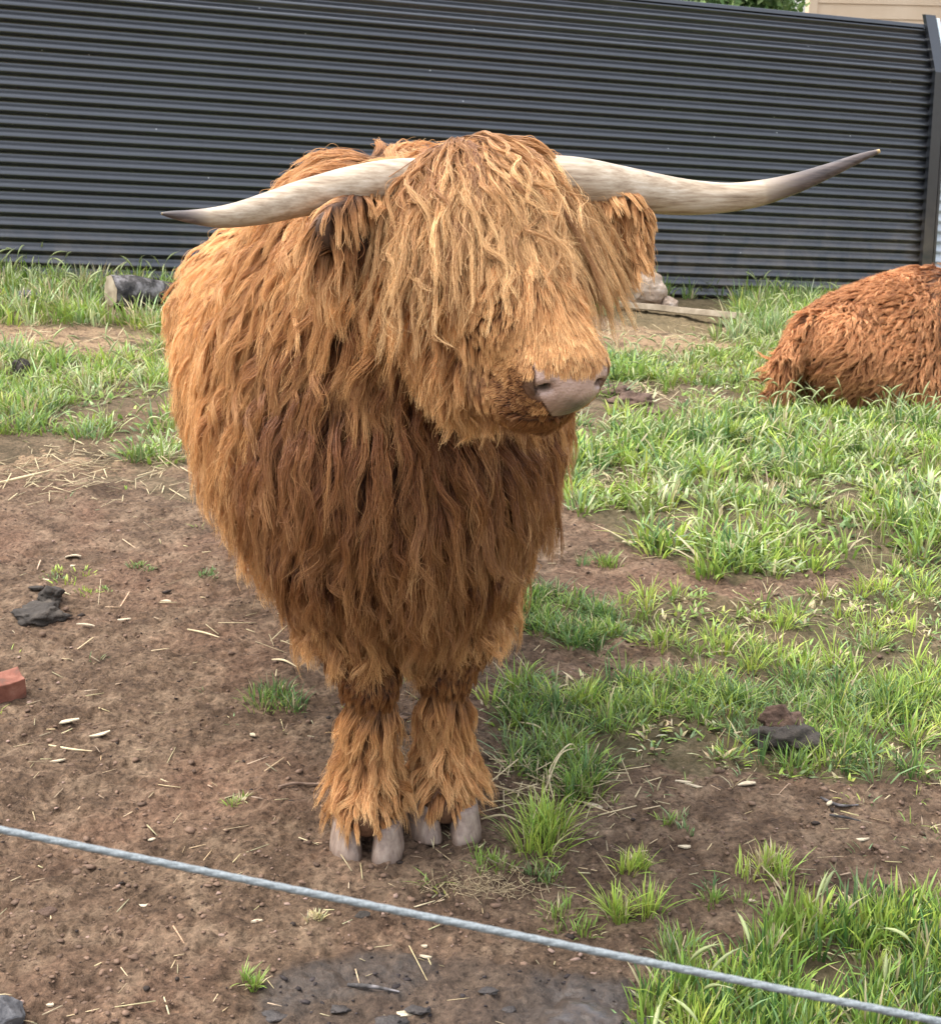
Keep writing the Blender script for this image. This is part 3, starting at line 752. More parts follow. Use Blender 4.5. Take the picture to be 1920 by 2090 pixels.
def fl_thin(p, n):
    q = fl_par(p, n); N = len(p); q['clump'] = np.full(N, .97); q['tint'] = rh.uniform(.42, .78, N); q['amp'] = rh.uniform(.003, .018, N); q['puff'] = rh.uniform(.018, .036, N); q['L'] = q['L'] * rh.uniform(.8, 1.12, N); q['mess'] = np.full(N, 1.5)
    return q
g2 = fl_roots(130, .97); c2 = g2[rh.integers(0, len(g2), 4600)] + rh.normal(0, .0035, (4600, 3))
C2_, T2_ = groom(BULL, g2, c2, fl_thin, 22, rh, comb_fn=fl_comb)
C1 = np.concatenate([C1, C2_]); T1 = np.concatenate([T1, T2_])
curves_obj('forelock', C1, hair_radius(len(C1), 22, 0.00060, rh), T1, FORE, bull, BO)['label'] = 'long pale wavy forelock hanging over the eyes'
#@@HAIREND
# horns
def horn_material():
    t = NT('horn'); c = t.coord('Generated'); a = t.attr('horn_mix'); c2 = t.coord()
    m = t.add('Mapping'); m.inputs['Scale'].default_value = (2.5, 30, 60); t.link(c2, m.inputs['Vector'])
    st = t.add('TexNoise'); st.inputs['Scale'].default_value = 2.2; st.inputs['Detail'].default_value = 8; st.inputs['Roughness'].default_value = 0.65; t.link(m.outputs[0], st.inputs['Vector'])
    col = t.ramp(st.outputs['Fac'], [(0.30, (0.20, 0.135, 0.080)), (0.46, (0.37, 0.275, 0.18)), (0.60, (0.50, 0.40, 0.285)), (0.75, (0.62, 0.53, 0.41))])
    tipc = t.ramp(st.outputs['Fac'], [(0.3, (0.035, 0.027, 0.024)), (0.6, (0.12, 0.088, 0.074)), (0.75, (0.30, 0.22, 0.18))])
    sep = t.add('SeparateColor'); t.link(a.outputs['Color'], sep.inputs[0])
    wob = t.math('ADD', sep.outputs[0], t.math('MULTIPLY', t.math('SUBTRACT', st.outputs['Fac'], 0.5), 0.5))
    f = t.ramp(wob, [(0.28, (0, 0, 0)), (0.60, (1, 1, 1))])
    base = t.mix(f, col, tipc); base = t.mix(sep.outputs[1], base, (0.62, 0.42, 0.16)); t.link(base, t.b.inputs['Base Color'])
    t.b.inputs['Roughness'].default_value = 0.42; t.b.inputs['Specular IOR Level'].default_value = 0.4
    t.bump(t.math('ADD', st.outputs['Fac'], t.math('MULTIPLY', t.noise(40, 6, 0.6, vec=c2), 0.5)), 0.35, 0.002)
    return t.m
HORN = horn_material()
def tube(pts, rad, nseg=28, sub=8, ridges=0.0, squash=1.0):
    pts = np.array(pts, float); rad = np.array(rad, float); n = len(pts)
    def cr(a, t):
        i = min(int(t), n - 2); u = t - i; p0, p1, p2, p3 = a[max(i - 1, 0)], a[i], a[i + 1], a[min(i + 2, n - 1)]
        return 0.5 * ((2 * p1) + (-p0 + p2) * u + (2 * p0 - 5 * p1 + 4 * p2 - p3) * u * u + (-p0 + 3 * p1 - 3 * p2 + p3) * u ** 3)
    ts = np.linspace(0, n - 1 - 1e-6, (n - 1) * sub + 1)
    c = np.array([cr(pts, t) for t in ts]); r = np.array([cr(rad, t) for t in ts])
    tan = norm(np.gradient(c, axis=0)); ref = A(0, 0, 1)
    V = []
    for k in range(len(c)):
        s = norm(np.cross(tan[k], ref)); u = np.cross(s, tan[k])
        for j in range(nseg):
            an = 2 * math.pi * j / nseg
            rr = max(r[k], 0.0006) * (1 + ridges * (n3(np.array([j * .9, ts[k] * 1.3, 3.0]), 1.0, 4) - .5))
            V.append(c[k] + (s * math.cos(an) * squash + u * math.sin(an)) * rr)
    m = len(c); F4 = [(k * nseg + j, k * nseg + (j + 1) % nseg, (k + 1) * nseg + (j + 1) % nseg, (k + 1) * nseg + j) for k in range(m - 1) for j in range(nseg)]
    return np.array(V), np.array(F4), ts / (n - 1), m
def horn(pix, tipd, tip_start):
    pts = [P(x, y, Y) for x, y, d, Y in pix]; rad = [d / 2 / F_PX * float((p - CAM) @ FW) for (x, y, d, Y), p in zip(pix, pts)]
    V, F4, ts, m = tube(pts, rad, 28, 8, 0.05)
    tt = np.repeat(ts, 28); u = np.clip((tt - tip_start) / (1 - tip_start), 0, 1)
    c = np.stack([np.where(tt > tip_start, 0.33 + 0.62 * u ** .7, .05 + tt * 0.30) + .10 * np.tile(np.clip(-np.sin(2 * np.pi * np.arange(28) / 28), 0, 1), m), sstep(0.975, 1.0, tt) * tipd, tt * 0, tt * 0 + 1], -1)
    ns = 28; V = np.vstack([V, V[-ns:].mean(0)]); c = np.vstack([c, c[-1]])
    o = fast_mesh('horn', V - BO, F4, HORN, True, {'horn_mix': c}, bull)
    return o
h1 = horn([(930, 372, 78, 2.66), (850, 370, 92, 2.63), (780, 373, 92, 2.60), (690, 388, 83, 2.56), (600, 410, 70, 2.52), (520, 431, 58, 2.48), (450, 443, 44, 2.45), (390, 442, 27, 2.43), (350, 438, 15, 2.42), (330, 436, 5, 2.415)], 0.6, .72)
h1['label'] = 'shorter horn reaching forward, dark near its tip'
h2 = horn([(1060, 366, 78, 2.66), (1130, 366, 96, 2.66), (1200, 375, 100, 2.67), (1290, 388, 86, 2.69), (1380, 401, 74, 2.71), (1460, 404, 63, 2.72), (1540, 396, 53, 2.73), (1620, 375, 42, 2.74), (1690, 349, 30, 2.75), (1750, 324, 19, 2.76), (1794, 308, 8, 2.765)], 1.0, .62)
h2['label'] = 'longer horn rising to a yellow tip'
# ears
EARSK = simple('ear_skin', [(.3, (.035, .018, .010)), (.7, (.10, .052, .028))], 40, .7, .4, .002)
def make_ear(base, tip, up, drop, lab, tint, hl):
    d = norm(tip - base); ln = np.linalg.norm(tip - base); s = norm(np.cross(d, up)); u = np.cross(s, d)
    Q = np.stack([d, s, u], 1); e = Body()
    e.ell('ear', (base + tip) / 2, (ln / 2 * 1.05, 0.020, 0.047), Q=Q); e.cone('ear', base - d * .03, base + d * .05, .03, .032, .03)
    e.cut.append(((base * .38 + tip * .62) - s * 0.020 * (1 if (s @ A(0, -1, 0)) < 0 else -1), np.array((ln * .36, 0.016, 0.034)), 0.012, Q))
    lo = np.minimum(base, tip) - .09; hi = np.maximum(base, tip) + .09
    V, Qd = e.mesh(lo, hi, 0.006)
    o = fast_mesh('ear', V - BO, Qd, EARSK, True, parent=bull); o['label'] = lab
    gr = sample_surface(V, Qd, 260, None, rh); cr = sample_surface(V, Qd, 11000, None, rh)
    if 'dark' in lab:
        kf = lambda q: ((e.grad(q) @ A(0, -1, -.2)) < .25) | ((q - base) @ u > .028) | (rh.random(len(q)) < .15)
        gr = gr[kf(gr)][:240]; cr = cr[kf(cr)][:9000]
    def comb(p, n): return d[None, :] * 0.8 + A(0, 0, -1.0)[None, :] * np.ones((len(p), 1))
    def par(p, n):
        N = len(p); oo = lambda v: np.full(N, float(v)); t = (p - base) @ d / ln
        return dict(L=hl * ((1.35 - .55 * t) if 'dark' not in lab else (0.55 + 0.7 * t)) * np.where(u @ A(0, 0, 1) * ((p - base) @ u) < 0, 1.25, .8), lift=oo(.35), grav=oo(drop), amp=oo(.005), lam=oo(.09), clump=oo(.74), puff=oo(.008), tint=oo(tint) + .16 * rh.normal(0, 1, N), mess=oo(.7))
    Ce, Te = groom(e, gr, cr, par, 10, rh, comb_fn=comb)
    curves_obj('ear_hair', Ce, hair_radius(len(Ce), 10, 0.0007, rh), Te, GINGER, o, BO)
make_ear(P(800, 440, 2.63), P(648, 474, 2.46), A(0, 0, 1), 0.75, 'ear with dark inside turned to the camera', .62, .085)
make_ear(P(1200, 436, 2.68), P(1322, 462, 2.66), A(0, 0, 1), 0.6, 'ear with a long drooping fringe', .74, .062)
# eyes behind the forelock
eye = NT('eye'); eye.b.inputs['Base Color'].default_value = (0.012, 0.007, 0.005, 1); eye.b.inputs['Roughness'].default_value = 0.08
for s in (-1, 1):
    c = BROW + HR * 0.088 * s + HF * 0.026 + A(0, 0, -.045)
    a = np.linspace(0, math.pi, 9); b_ = np.linspace(0, 2 * math.pi, 17)[:-1]
    V = [c + 0.02 * A(math.sin(x) * math.cos(y), math.sin(x) * math.sin(y), math.cos(x)) for x in a for y in b_]
    Fq = [(i * 16 + j, (i + 1) * 16 + j, (i + 1) * 16 + (j + 1) % 16, i * 16 + (j + 1) % 16) for i in range(8) for j in range(16)]
    mesh_obj('eye', V, Fq, eye.m, bull, True, BO)
# cloven hooves, each of two claws
def hoof_material():
    t = NT('hoof_horn'); c = t.coord(); n = t.noise(35, 6, 0.6, 0.6, vec=c)
    m = t.add('Mapping'); m.inputs['Scale'].default_value = (90, 90, 6); t.link(c, m.inputs['Vector'])
    st = t.noise(1.0, 5, 0.6, vec=m.outputs[0])
    base = t.mix(0.5, t.ramp(n, [(0.3, (0.11, 0.070, 0.050)), (0.5, (0.29, 0.190, 0.135)), (0.72, (0.46, 0.345, 0.255))]), t.ramp(st, [(0.35, (0.12, 0.08, 0.06)), (0.65, (0.36, 0.28, 0.22))]))
    sep = t.add('SeparateXYZ'); t.link(t.coord('Generated'), sep.inputs[0])
    muck = t.math('MULTIPLY', t.ramp(sep.outputs[2], [(0.0, (1, 1, 1)), (0.35, (0, 0, 0))]), t.ramp(n, [(0.4, (0, 0, 0)), (0.6, (1, 1, 1))]))
    base = t.mix(muck, base, (0.10, 0.06, 0.04))
    t.link(base, t.b.inputs['Base Color']); t.b.inputs['Roughness'].default_value = 0.55
    t.bump(t.math('ADD', n, st), 0.5, 0.003)
    return t.m
HOOF = hoof_material()
def claw(c, w, ln, h, tw, side):
    """c: centre of the claw's footprint, tw: turn about z; side: -1/+1 which flank is the flat inner one"""
    lv = [(0.0, 1.05, -.04), (0.06, 1.08, -.04), (0.25, 1.04, .05), (0.5, .97, .17), (0.75, .90, .29), (1.0, .84, .38), (1.12, .6, .40)]
    V = []; N = 24
    for zt, sc, bk in lv:
        for j in range(N):
            a = 2 * math.pi * j / N; x, y = math.cos(a), math.sin(a); x = math.copysign(abs(x) ** .58, x); y = math.copysign(abs(y) ** .66, y)
            ww = w / 2 * (1 if x * side > 0 else 0.72)
            yy = -ln / 2 * (y if y > 0 else y * .8)                # +y in the loop is the toe, towards the camera
            xx = x * ww * (1 - 0.30 * max(y, 0) ** 2) + (-side) * 0.006 * max(y, 0) ** 2
            xx = math.copysign(abs(xx), xx)
            px_ = xx * sc; py_ = yy * (1 - .42 * bk if y > 0 else 1) + bk * ln * 0.26
            V.append(A(px_, py_, zt * h))
    V = np.array(V) @ rotz(tw).T + c
    F_ = [(k * N + j, k * N + (j + 1) % N, (k + 1) * N + (j + 1) % N, (k + 1) * N + j) for k in range(len(lv) - 1) for j in range(N)]
    F_.append(tuple(range(N))[::-1]); F_.append(tuple((len(lv) - 1) * N + j for j in range(N)))
    return V, F_
for f, tw, z0 in ((HFL, R(3), 0), (HFR, R(10), 0), (HHL, R(0), 0), (HHR, R(0), 0)):
    hp = bpy.data.objects.new('hoof', None); COL.objects.link(hp); hp.parent = bull; hp.location = tuple(f - BO)
    zg = min(float(gz(f[0], f[1])), .01)
    for s in (-1, 1):
        V, F_ = claw(A(0.038 * s, -0.005 - (0.012 if s > 0 else 0), zg - 0.006), 0.072, 0.112, 0.064, tw + R(-5) * s, s)
        o = mesh_obj('claw', V, F_, HOOF, hp, True)
#@@REST
# ------------------------------------------------------------------ the lying cow
CY = float(G(1700, 838)[1]); CG = G(1700, 838)
def cow_body():
    b = Body(); p = lambda x, y, d: P(x, y, CY + d)
    b.ell('rump', p(1712, 722, .22), (0.235, 0.27, 0.225), 0.08)
    b.ell('barrel', p(1900, 700, .52), (0.42, 0.38, 0.345), 0.12)
    b.ell('barrel', p(2080, 690, .80), (0.42, 0.38, 0.37), 0.12)
    b.ell('barrel', p(1800, 705, .34), (0.30, 0.30, 0.285), 0.12)
    b.ell('thigh', p(1800, 765, .10), (0.22, 0.16, 0.15), 0.08)
    b.cone('thigh', p(1850, 790, .06), p(1990, 830, .10), 0.10, 0.05, 0.05)
    b.cone('tail', p(1650, 660, .12), p(1606, 735, .03), 0.038, 0.030, 0.05)
    b.cone('tail', p(1606, 735, .03), p(1596, 812, .0), 0.030, 0.022, 0.03)
    b.cone('neck', p(2260, 690, 1.0), p(2420, 600, 1.1), 0.20, 0.15, 0.08)
    b.ell('head', p(2480, 600, 1.1), (0.22, 0.11, 0.12), 0.05)
    b.cut.append((p(1655, 800, -.06), np.array((.085, .20, .10)), .03, None))
    return b
COW = cow_body(); cow = empty('highland_cow', CG)
tag(cow, 'reddish brown shaggy cow lying in tall grass at the right edge, rump towards the camera', 'cow')
CO = np.array(cow.location)
lo = np.min([q[2] - .5 for q in COW.pr], 0); hi = np.max([q[2] + .5 for q in COW.pr], 0)
CV, CQ = COW.mesh(lo, hi, 0.025)
fast_mesh('body', CV - CO, CQ, HIDE, True, {'hide_mix': np.tile([0, 0, 0, 1.0], (len(CV), 1))}, cow)
#@@HAIRBEGIN
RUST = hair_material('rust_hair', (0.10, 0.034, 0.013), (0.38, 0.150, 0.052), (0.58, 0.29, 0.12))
def cow_comb(p, n):
    t = np.zeros_like(p); t[:, 2] = -0.45; t[:, 0] = -0.55; t[:, 1] = -0.25
    sw = n3(p, 5, 41)[:, None] - .5; return t + A(1, .3, .6) * sw * 1.6
def cow_par(p, n):
    N = len(p); o = lambda v: np.full(N, float(v)); tg, names = COW.tags(p)
    d1 = np.linalg.norm((p - P(1655, 812, CY + .0)) / np.array([1, 2.0, 1]), axis=1); d2 = np.linalg.norm((p - P(1790, 640, CY + .1)) / np.array([1.3, 3, .8]), axis=1)
    tt = np.clip(.50 + .75 * (n3(p, 5, 8) - .5), 0, 1) + .18 * sstep(.30, .45, p[:, 2] - CG[2]); tt = tt * sstep(.08, .21, d1) * (.35 + .65 * sstep(.03, .09, d2))  # shade of the hollow beside the tail tinted in; higher hair paler
    L = np.where((tg == names.index('tail')) & (p[:, 2] < CG[2] + .24), .15, .10); low = p[:, 2] < CG[2] + .12
    return dict(L=L, lift=o(.28), grav=o(.30), amp=o(.007), lam=o(.09), clump=o(.45), puff=o(.028), tint=np.clip(tt - .12 * low, 0, 1), mess=o(1.6))
wc = lambda c: np.where(c[:, 0] > 2.1, .12, 1.0) * np.where(c[:, 1] > CY + .9, .4, 1.0)
gc = sample_surface(CV, CQ, 9000, wc, rh); cc = sample_surface(CV, CQ, 150000, wc, rh)
Cc, Tc = groom(COW, gc, cc, cow_par, 8, rh, comb_fn=cow_comb)
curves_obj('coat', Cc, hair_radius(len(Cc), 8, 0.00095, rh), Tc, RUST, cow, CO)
#@@HAIREND

# ------------------------------------------------------------------ grass
def grass_material(name='grass_blade'):
    t = NT(name); a = t.attr('blade'); base = a.outputs['Color']
    t.link(base, t.b.inputs['Base Color']); t.b.inputs['Roughness'].default_value = 0.45; t.b.inputs['Specular IOR Level'].default_value = 0.4
    tr = t.add('BsdfTranslucent'); t.link(base, tr.inputs['Color']); mx = t.add('MixShader'); mx.inputs[0].default_value = 0.27
    t.link(t.b.outputs[0], mx.inputs[1]); t.link(tr.outputs[0], mx.inputs[2]); t.link(mx.outputs[0], t.out.inputs['Surface'])
    return t.m
GRASS = grass_material()
PAL = dict(lime=(0.40, 0.50, 0.085), green=(0.235, 0.335, 0.062), blue=(0.20, 0.29, 0.110), dark=(0.095, 0.18, 0.048), dry=(0.60, 0.50, 0.28), pale=(0.53, 0.58, 0.30))
def blades(root, h, w, az, lean, col, rs, curl=None):
    """root (n,3); h, w, az, lean (n,): curved tapering blades of 5 triangles; colour per blade, paler to the tip"""
    n = len(root); d = np.stack([np.cos(az), np.sin(az), np.zeros(n)], -1)
    tw = az + rs.normal(0, .5, n); sd = np.stack([-np.sin(tw), np.cos(tw), np.zeros(n)], -1)
    ts = [0.0, 0.38, 0.72, 1.0]; ws = [0.8, 1.0, 0.72, 0.0]; V = np.empty((n, 7, 3)); C = np.ones((n, 7, 4)); k = 0
    curl = rs.uniform(.1, .6, n) if curl is None else curl
    for t, wf in zip(ts, ws):
        out = h * lean * t ** 1.6; up = h * (t - curl * lean * t ** 2.4 * 0.75) * np.sqrt(np.clip(1 - .35 * lean ** 2, .2, 1))
        c = root + d * out[:, None]; c[:, 2] += up
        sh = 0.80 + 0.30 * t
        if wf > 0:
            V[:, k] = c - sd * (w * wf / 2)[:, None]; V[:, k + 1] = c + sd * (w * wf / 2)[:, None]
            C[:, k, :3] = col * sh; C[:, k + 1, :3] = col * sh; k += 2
        else:
            V[:, k] = c; C[:, k, :3] = col * sh
    b = (np.arange(n) * 7)[:, None, None]
    F = np.array([[0, 1, 3], [0, 3, 2], [2, 3, 5], [2, 5, 4], [4, 5, 6]])[None] + b
    return V.reshape(-1, 3), F.reshape(-1, 3), C.reshape(-1, 4)
def tufts(cx, cy, nb, rad, hh, ww, pal, rs, spread=1.0, flat=0.0, hvar=.35):
    """one tuft per (cx, cy): nb blades that fan out from its foot"""
    n = len(cx); m = n * nb; a = rs.uniform(0, 6.283, m); r = rs.random(m) ** .6
    R_ = np.repeat(rad, nb) if np.ndim(rad) else rad
    x = np.repeat(cx, nb) + np.cos(a) * r * R_; y = np.repeat(cy, nb) + np.sin(a) * r * R_
    z = gz(x, y) - 0.004
    H = (np.repeat(hh, nb) if np.ndim(hh) else hh) * rs.uniform(1 - hvar * 1.4, 1 + hvar * .6, m)
    lean = np.clip(r * spread * rs.uniform(.4, 1.3, m) + flat + rs.normal(0, .12, m), 0.02, 1.25)
    az = a + rs.normal(0, .5, m)
    W = ww * rs.uniform(.6, 1.35, m)
    names = list(pal); pr = np.array([pal[k] for k in names], float); pr /= pr.sum()
    tc = rs.choice(len(names), n, p=pr); arr = np.array([PAL[k] for k in names])
    col = arr[np.repeat(tc, nb)] * rs.uniform(.72, 1.25, (m, 1)) * (1 + rs.normal(0, .07, (m, 3)))
    dry = rs.random(m) < .07; col[dry] = np.array(PAL['dry']) * rs.uniform(.6, 1.1, (dry.sum(), 1))
    return blades(np.stack([x, y, z], -1), H, W, az, lean, np.clip(col, .01, .9), rs)
def join(parts):
    V, F, C = [], [], []; o = 0
    for v, f, c in parts: V.append(v); F.append(f + o); C.append(c); o += len(v)
    return np.concatenate(V), np.concatenate(F), np.concatenate(C)
rg = np.random.default_rng(21)
def scatter(name, dens, ybox, patch=0.0, seed=0, soft=True):
    """points on the ground inside a patch (dens per square metre), in and a little beyond the view"""
    y0, y1 = ybox; n = int(dens * (y1 - y0) * 2 * (0.42 * y1 + .3))
    x = rg.uniform(-1, 1, n) * (.42 * y1 + .3); y = rg.uniform(y0, y1, n)
    k = (np.abs(x) < .40 * y + .30) & mask(name, x, y, seed=seed); x, y = x[k], y[k]
    qq = proj(np.stack([x, y, terr(x, y)], -1)); k = ~((qq[:, 0] > 1235) & (qq[:, 0] < 1500) & (qq[:, 1] > 612) & (qq[:, 1] < 690 - .02 * (qq[:, 0] - 1235))) & ~((qq[:, 0] > 205) & (qq[:, 0] < 345) & (qq[:, 1] > 612) & (qq[:, 1] < 650)); x, y, qq = x[k], y[k], qq[k]
    hole = (((qq[:, 0] - 1290) / 130) ** 2 + ((qq[:, 1] - 835) / 52) ** 2 < 1) | (((qq[:, 0] - 1265) / 75) ** 2 + ((qq[:, 1] - 985) / 32) ** 2 < 1) | (((qq[:, 0] - 1330) / 200) ** 2 + ((qq[:, 1] - 1075) / 30) ** 2 < 1)
    k = ~hole | (rg.random(len(x)) < .12); x, y = x[k], y[k]
    if patch: k = fbm(x * 4.5, y * 4.5, 130 + seed, 3) + rg.normal(0, .05, len(x)) > patch; x, y = x[k], y[k]
    return x, y
parts = []
HV = lambda x, y: .45 + 1.15 * sstep(.25, .6, fbm(x * 2.6, y * 2.6, 401, 3))
x, y = scatter('tall_r', 330, (3.2, 9.3), .40, 3); parts.append(tufts(x, y, 14, .045, rg.uniform(.05, .105, len(x)) * HV(x, y), .0085, dict(green=4.5, lime=2.2, blue=1.8, pale=1.3, dark=1.2), rg, 1.25, .12))
x, y = scatter('tall_r', 70, (3.2, 9.3), 0, 3); parts.append(tufts(x, y, 8, .05, .045, .016, dict(green=3, blue=2, pale=1.5, lime=1), rg, 1.2, .35))
x, y = scatter('mid_l', 60, (3.9, 8.5), 0, 1); parts.append(tufts(x, y, 8, .05, .045, .016, dict(green=3, blue=2, pale=1.5, lime=1), rg, 1.2, .35))
x, y = scatter('tall_r', 60, (3.2, 9.3), 0, 3); parts.append(tufts(x, y, 14, .06, rg.uniform(.06, .11, len(x)), .0045, dict(green=3, lime=1.5, dry=1), rg, .9))
x, y = scatter('fence_r', 210, (5.5, 11.2), .26, 2); parts.append(tufts(x, y, 16, .06, rg.uniform(.09, .22, len(x)), .008, dict(green=4, lime=1, blue=2, pale=1.5), rg, 1.0))
x, y = scatter('fence_l', 200, (5.5, 11.2), .27, 0); parts.append(tufts(x, y, 16, .06, rg.uniform(.07, .17, len(x)), .008, dict(green=4, lime=1, blue=1, pale=1.5, dry=1.2), rg, 1.0))
x, y = scatter('mid_l', 230, (3.9, 8.5), .37, 1); parts.append(tufts(x, y, 18, .05, rg.uniform(.06, .13, len(x)), .0062, dict(green=4, lime=2, blue=1.5, pale=1.5, dry=.4), rg, 1.1, .1))
x, y = scatter('dark_patch', 900, (3.3, 5), .2, 4); parts.append(tufts(x, y, 18, .03, .055, .0036, dict(dark=3, green=3, blue=1), rg, 1.0, .15))
x, y = scatter('mid_tufts', 330, (2.8, 5.2), .40, 5); parts.append(tufts(x, y, 20, .032, rg.uniform(.045, .085, len(x)), .0036, dict(lime=4, green=3, blue=1.0), rg, 1.0, .1))
x, y = scatter('low_r', 620, (2.5, 4.4), .33, 6); parts.append(tufts(x, y, 20, .032, rg.uniform(.045, .085, len(x)), .0034, dict(green=4, lime=1.2, dark=2, blue=1.6), rg, 1.0, .12))
x, y = scatter('corner', 1300, (1.6, 3.2), .28, 7); parts.append(tufts(x, y, 16, .025, rg.uniform(.05, .095, len(x)), .0046, dict(green=5, lime=2, dark=2, blue=1), rg, .75))
for nm, dn_, yb, sd_ in (('low_r', 260, (2.5, 4.4), 6), ('mid_tufts', 200, (2.8, 5.2), 5), ('corner', 260, (1.6, 3.2), 7), ('dark_patch', 200, (3.3, 5), 4)):
    x, y = scatter(nm, dn_, yb, 0, sd_); parts.append(tufts(x, y, 7, .03, .028, .0075, dict(green=3, blue=2, lime=1, dry=2.2), rg, 1.2, .55))
# stray blades on the bare soil
n = 5200; x = rg.uniform(-1, 1, n) * 4; y = 1.7 * (9.5 / 1.7) ** rg.random(n); k = (np.abs(x) < .4 * y + .3) & (fbm(x * 2.2, y * 2.2, 200, 3) > .50) & (rg.random(n) < np.clip(.15 + (proj(np.stack([x, y, terr(x, y)], -1))[:, 0] / 1920), .12, 1))
x, y = x[k], y[k]; parts.append(tufts(x, y, 5, .018, rg.uniform(.015, .04, len(x)), .0028, dict(green=3, lime=2, blue=2, dry=2), rg, 1.2, .3))
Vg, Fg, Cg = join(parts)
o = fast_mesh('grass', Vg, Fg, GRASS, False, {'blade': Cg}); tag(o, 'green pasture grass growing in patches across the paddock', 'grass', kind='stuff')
print('grass tris', len(Fg))

# nodding seed heads
def seedheads(x, y, hgt, ln, rs, r0=.0042):
    n = len(x); az = rs.uniform(0, 6.283, n); d = np.stack([np.cos(az), np.sin(az), np.zeros(n)], -1); V = []; F = []; C = []; o = 0
    root = np.stack([x, y, gz(x, y)], -1); K = 9; S = 4
    ts = np.linspace(0, 1, K); tot = hgt + ln; ang = rs.uniform(.7, 2.1, n)
    pos = np.empty((n, K, 3)); cur = root.copy(); fr = np.array([0, .25, .45, .6, .68, .76, .84, .92, 1.0]); pos[:, 0] = cur
    for k in range(1, K):
        t = fr[k]; th = .12 + ang * t ** 2.2; st = (tot * (fr[k] - fr[k - 1]))
        cur = cur + (d * np.sin(th)[:, None] + A(0, 0, 1) * np.cos(th)[:, None]) * st[:, None]; pos[:, k] = cur
    rad = np.array([.12, .12, .12, .2, .8, 1.0, .95, .6, .05])
    side = np.cross(d, A(0, 0, 1)); up = A(0, 0, 1)
    V = np.empty((n, K, S, 3)); jit = rs.uniform(.8, 1.25, (n, 1))
    for j in range(S):
        a = 6.283 * j / S; off = side[:, None, :] * math.cos(a) + (up * .7 + d * -.7)[:, None, :] * math.sin(a)
        V[:, :, j] = pos + off * (rad[None, :] * r0 * jit)[:, :, None]
    b = (np.arange(n) * K * S)[:, None, None]; q = []
    for k in range(K - 1):
        for j in range(S):
            a0, a1, b0, b1 = k * S + j, k * S + (j + 1) % S, (k + 1) * S + j, (k + 1) * S + (j + 1) % S
            q += [[a0, a1, b1], [a0, b1, b0]]
    F1 = (np.array(q)[None] + b).reshape(-1, 3)
    head = np.array([0, 0, 0, .5, 1, 1, 1, 1, 1])[None, :, None]
    c = np.array(PAL['green'])[None, None, :] * (1 - head) + (np.array([.42, .46, .20]) * rs.uniform(.75, 1.15, (n, 1, 1))) * head
    C1 = np.ones((n, K, S, 4)); C1[..., :3] = c[:, :, None, :]
    # awns
    aw = 8; na = n * aw; ki = rs.integers(4, 9, na); bi = np.repeat(np.arange(n), aw); p0 = pos[bi, ki]; tn = norm(pos[bi, ki] - pos[bi, ki - 1]); dr = norm(tn + rs.normal(0, .38, (na, 3)))
    sd = norm(np.cross(dr, rs.normal(0, 1, (na, 3)))) * .0007; l = rs.uniform(.012, .024, na)[:, None]
    V2 = np.stack([p0 - sd, p0 + sd, p0 + dr * l], 1).reshape(-1, 3); F2 = np.arange(na * 3).reshape(-1, 3) + n * K * S
    C2 = np.ones((na * 3, 4)); C2[:, :3] = (.50, .50, .26)
    return np.concatenate([V.reshape(-1, 3), V2]), np.concatenate([F1, F2]), np.concatenate([C1.reshape(-1, 4), C2])
parts = []
x, y = scatter('tall_r', 110, (3.6, 9.3), .30, 3); parts.append(seedheads(x, y, rg.uniform(.07, .15, len(x)), rg.uniform(.05, .08, len(x)), rg))
x, y = scatter('fence_r', 30, (5.5, 11), 0, 2); parts.append(seedheads(x, y, rg.uniform(.12, .24, len(x)), rg.uniform(.05, .08, len(x)), rg, .005))
x, y = scatter('fence_l', 30, (5.5, 11), 0, 0); parts.append(seedheads(x, y, rg.uniform(.12, .24, len(x)), rg.uniform(.05, .08, len(x)), rg, .005))
x, y = scatter('mid_l', 60, (4.0, 8.5), .25, 1); parts.append(seedheads(x, y, rg.uniform(.09, .17, len(x)), rg.uniform(.05, .08, len(x)), rg))
x, y = scatter('corner', 70, (1.6, 3.2), .25, 7); parts.append(seedheads(x, y, rg.uniform(.08, .13, len(x)), rg.uniform(.04, .055, len(x)), rg, .0038))
Vs, Fs, Cs = join(parts)
o = fast_mesh('seed_heads', Vs, Fs, GRASS, True, {'blade': Cs}); tag(o, 'pale nodding bristly seed heads standing in the tall grass', 'seed heads', kind='stuff')

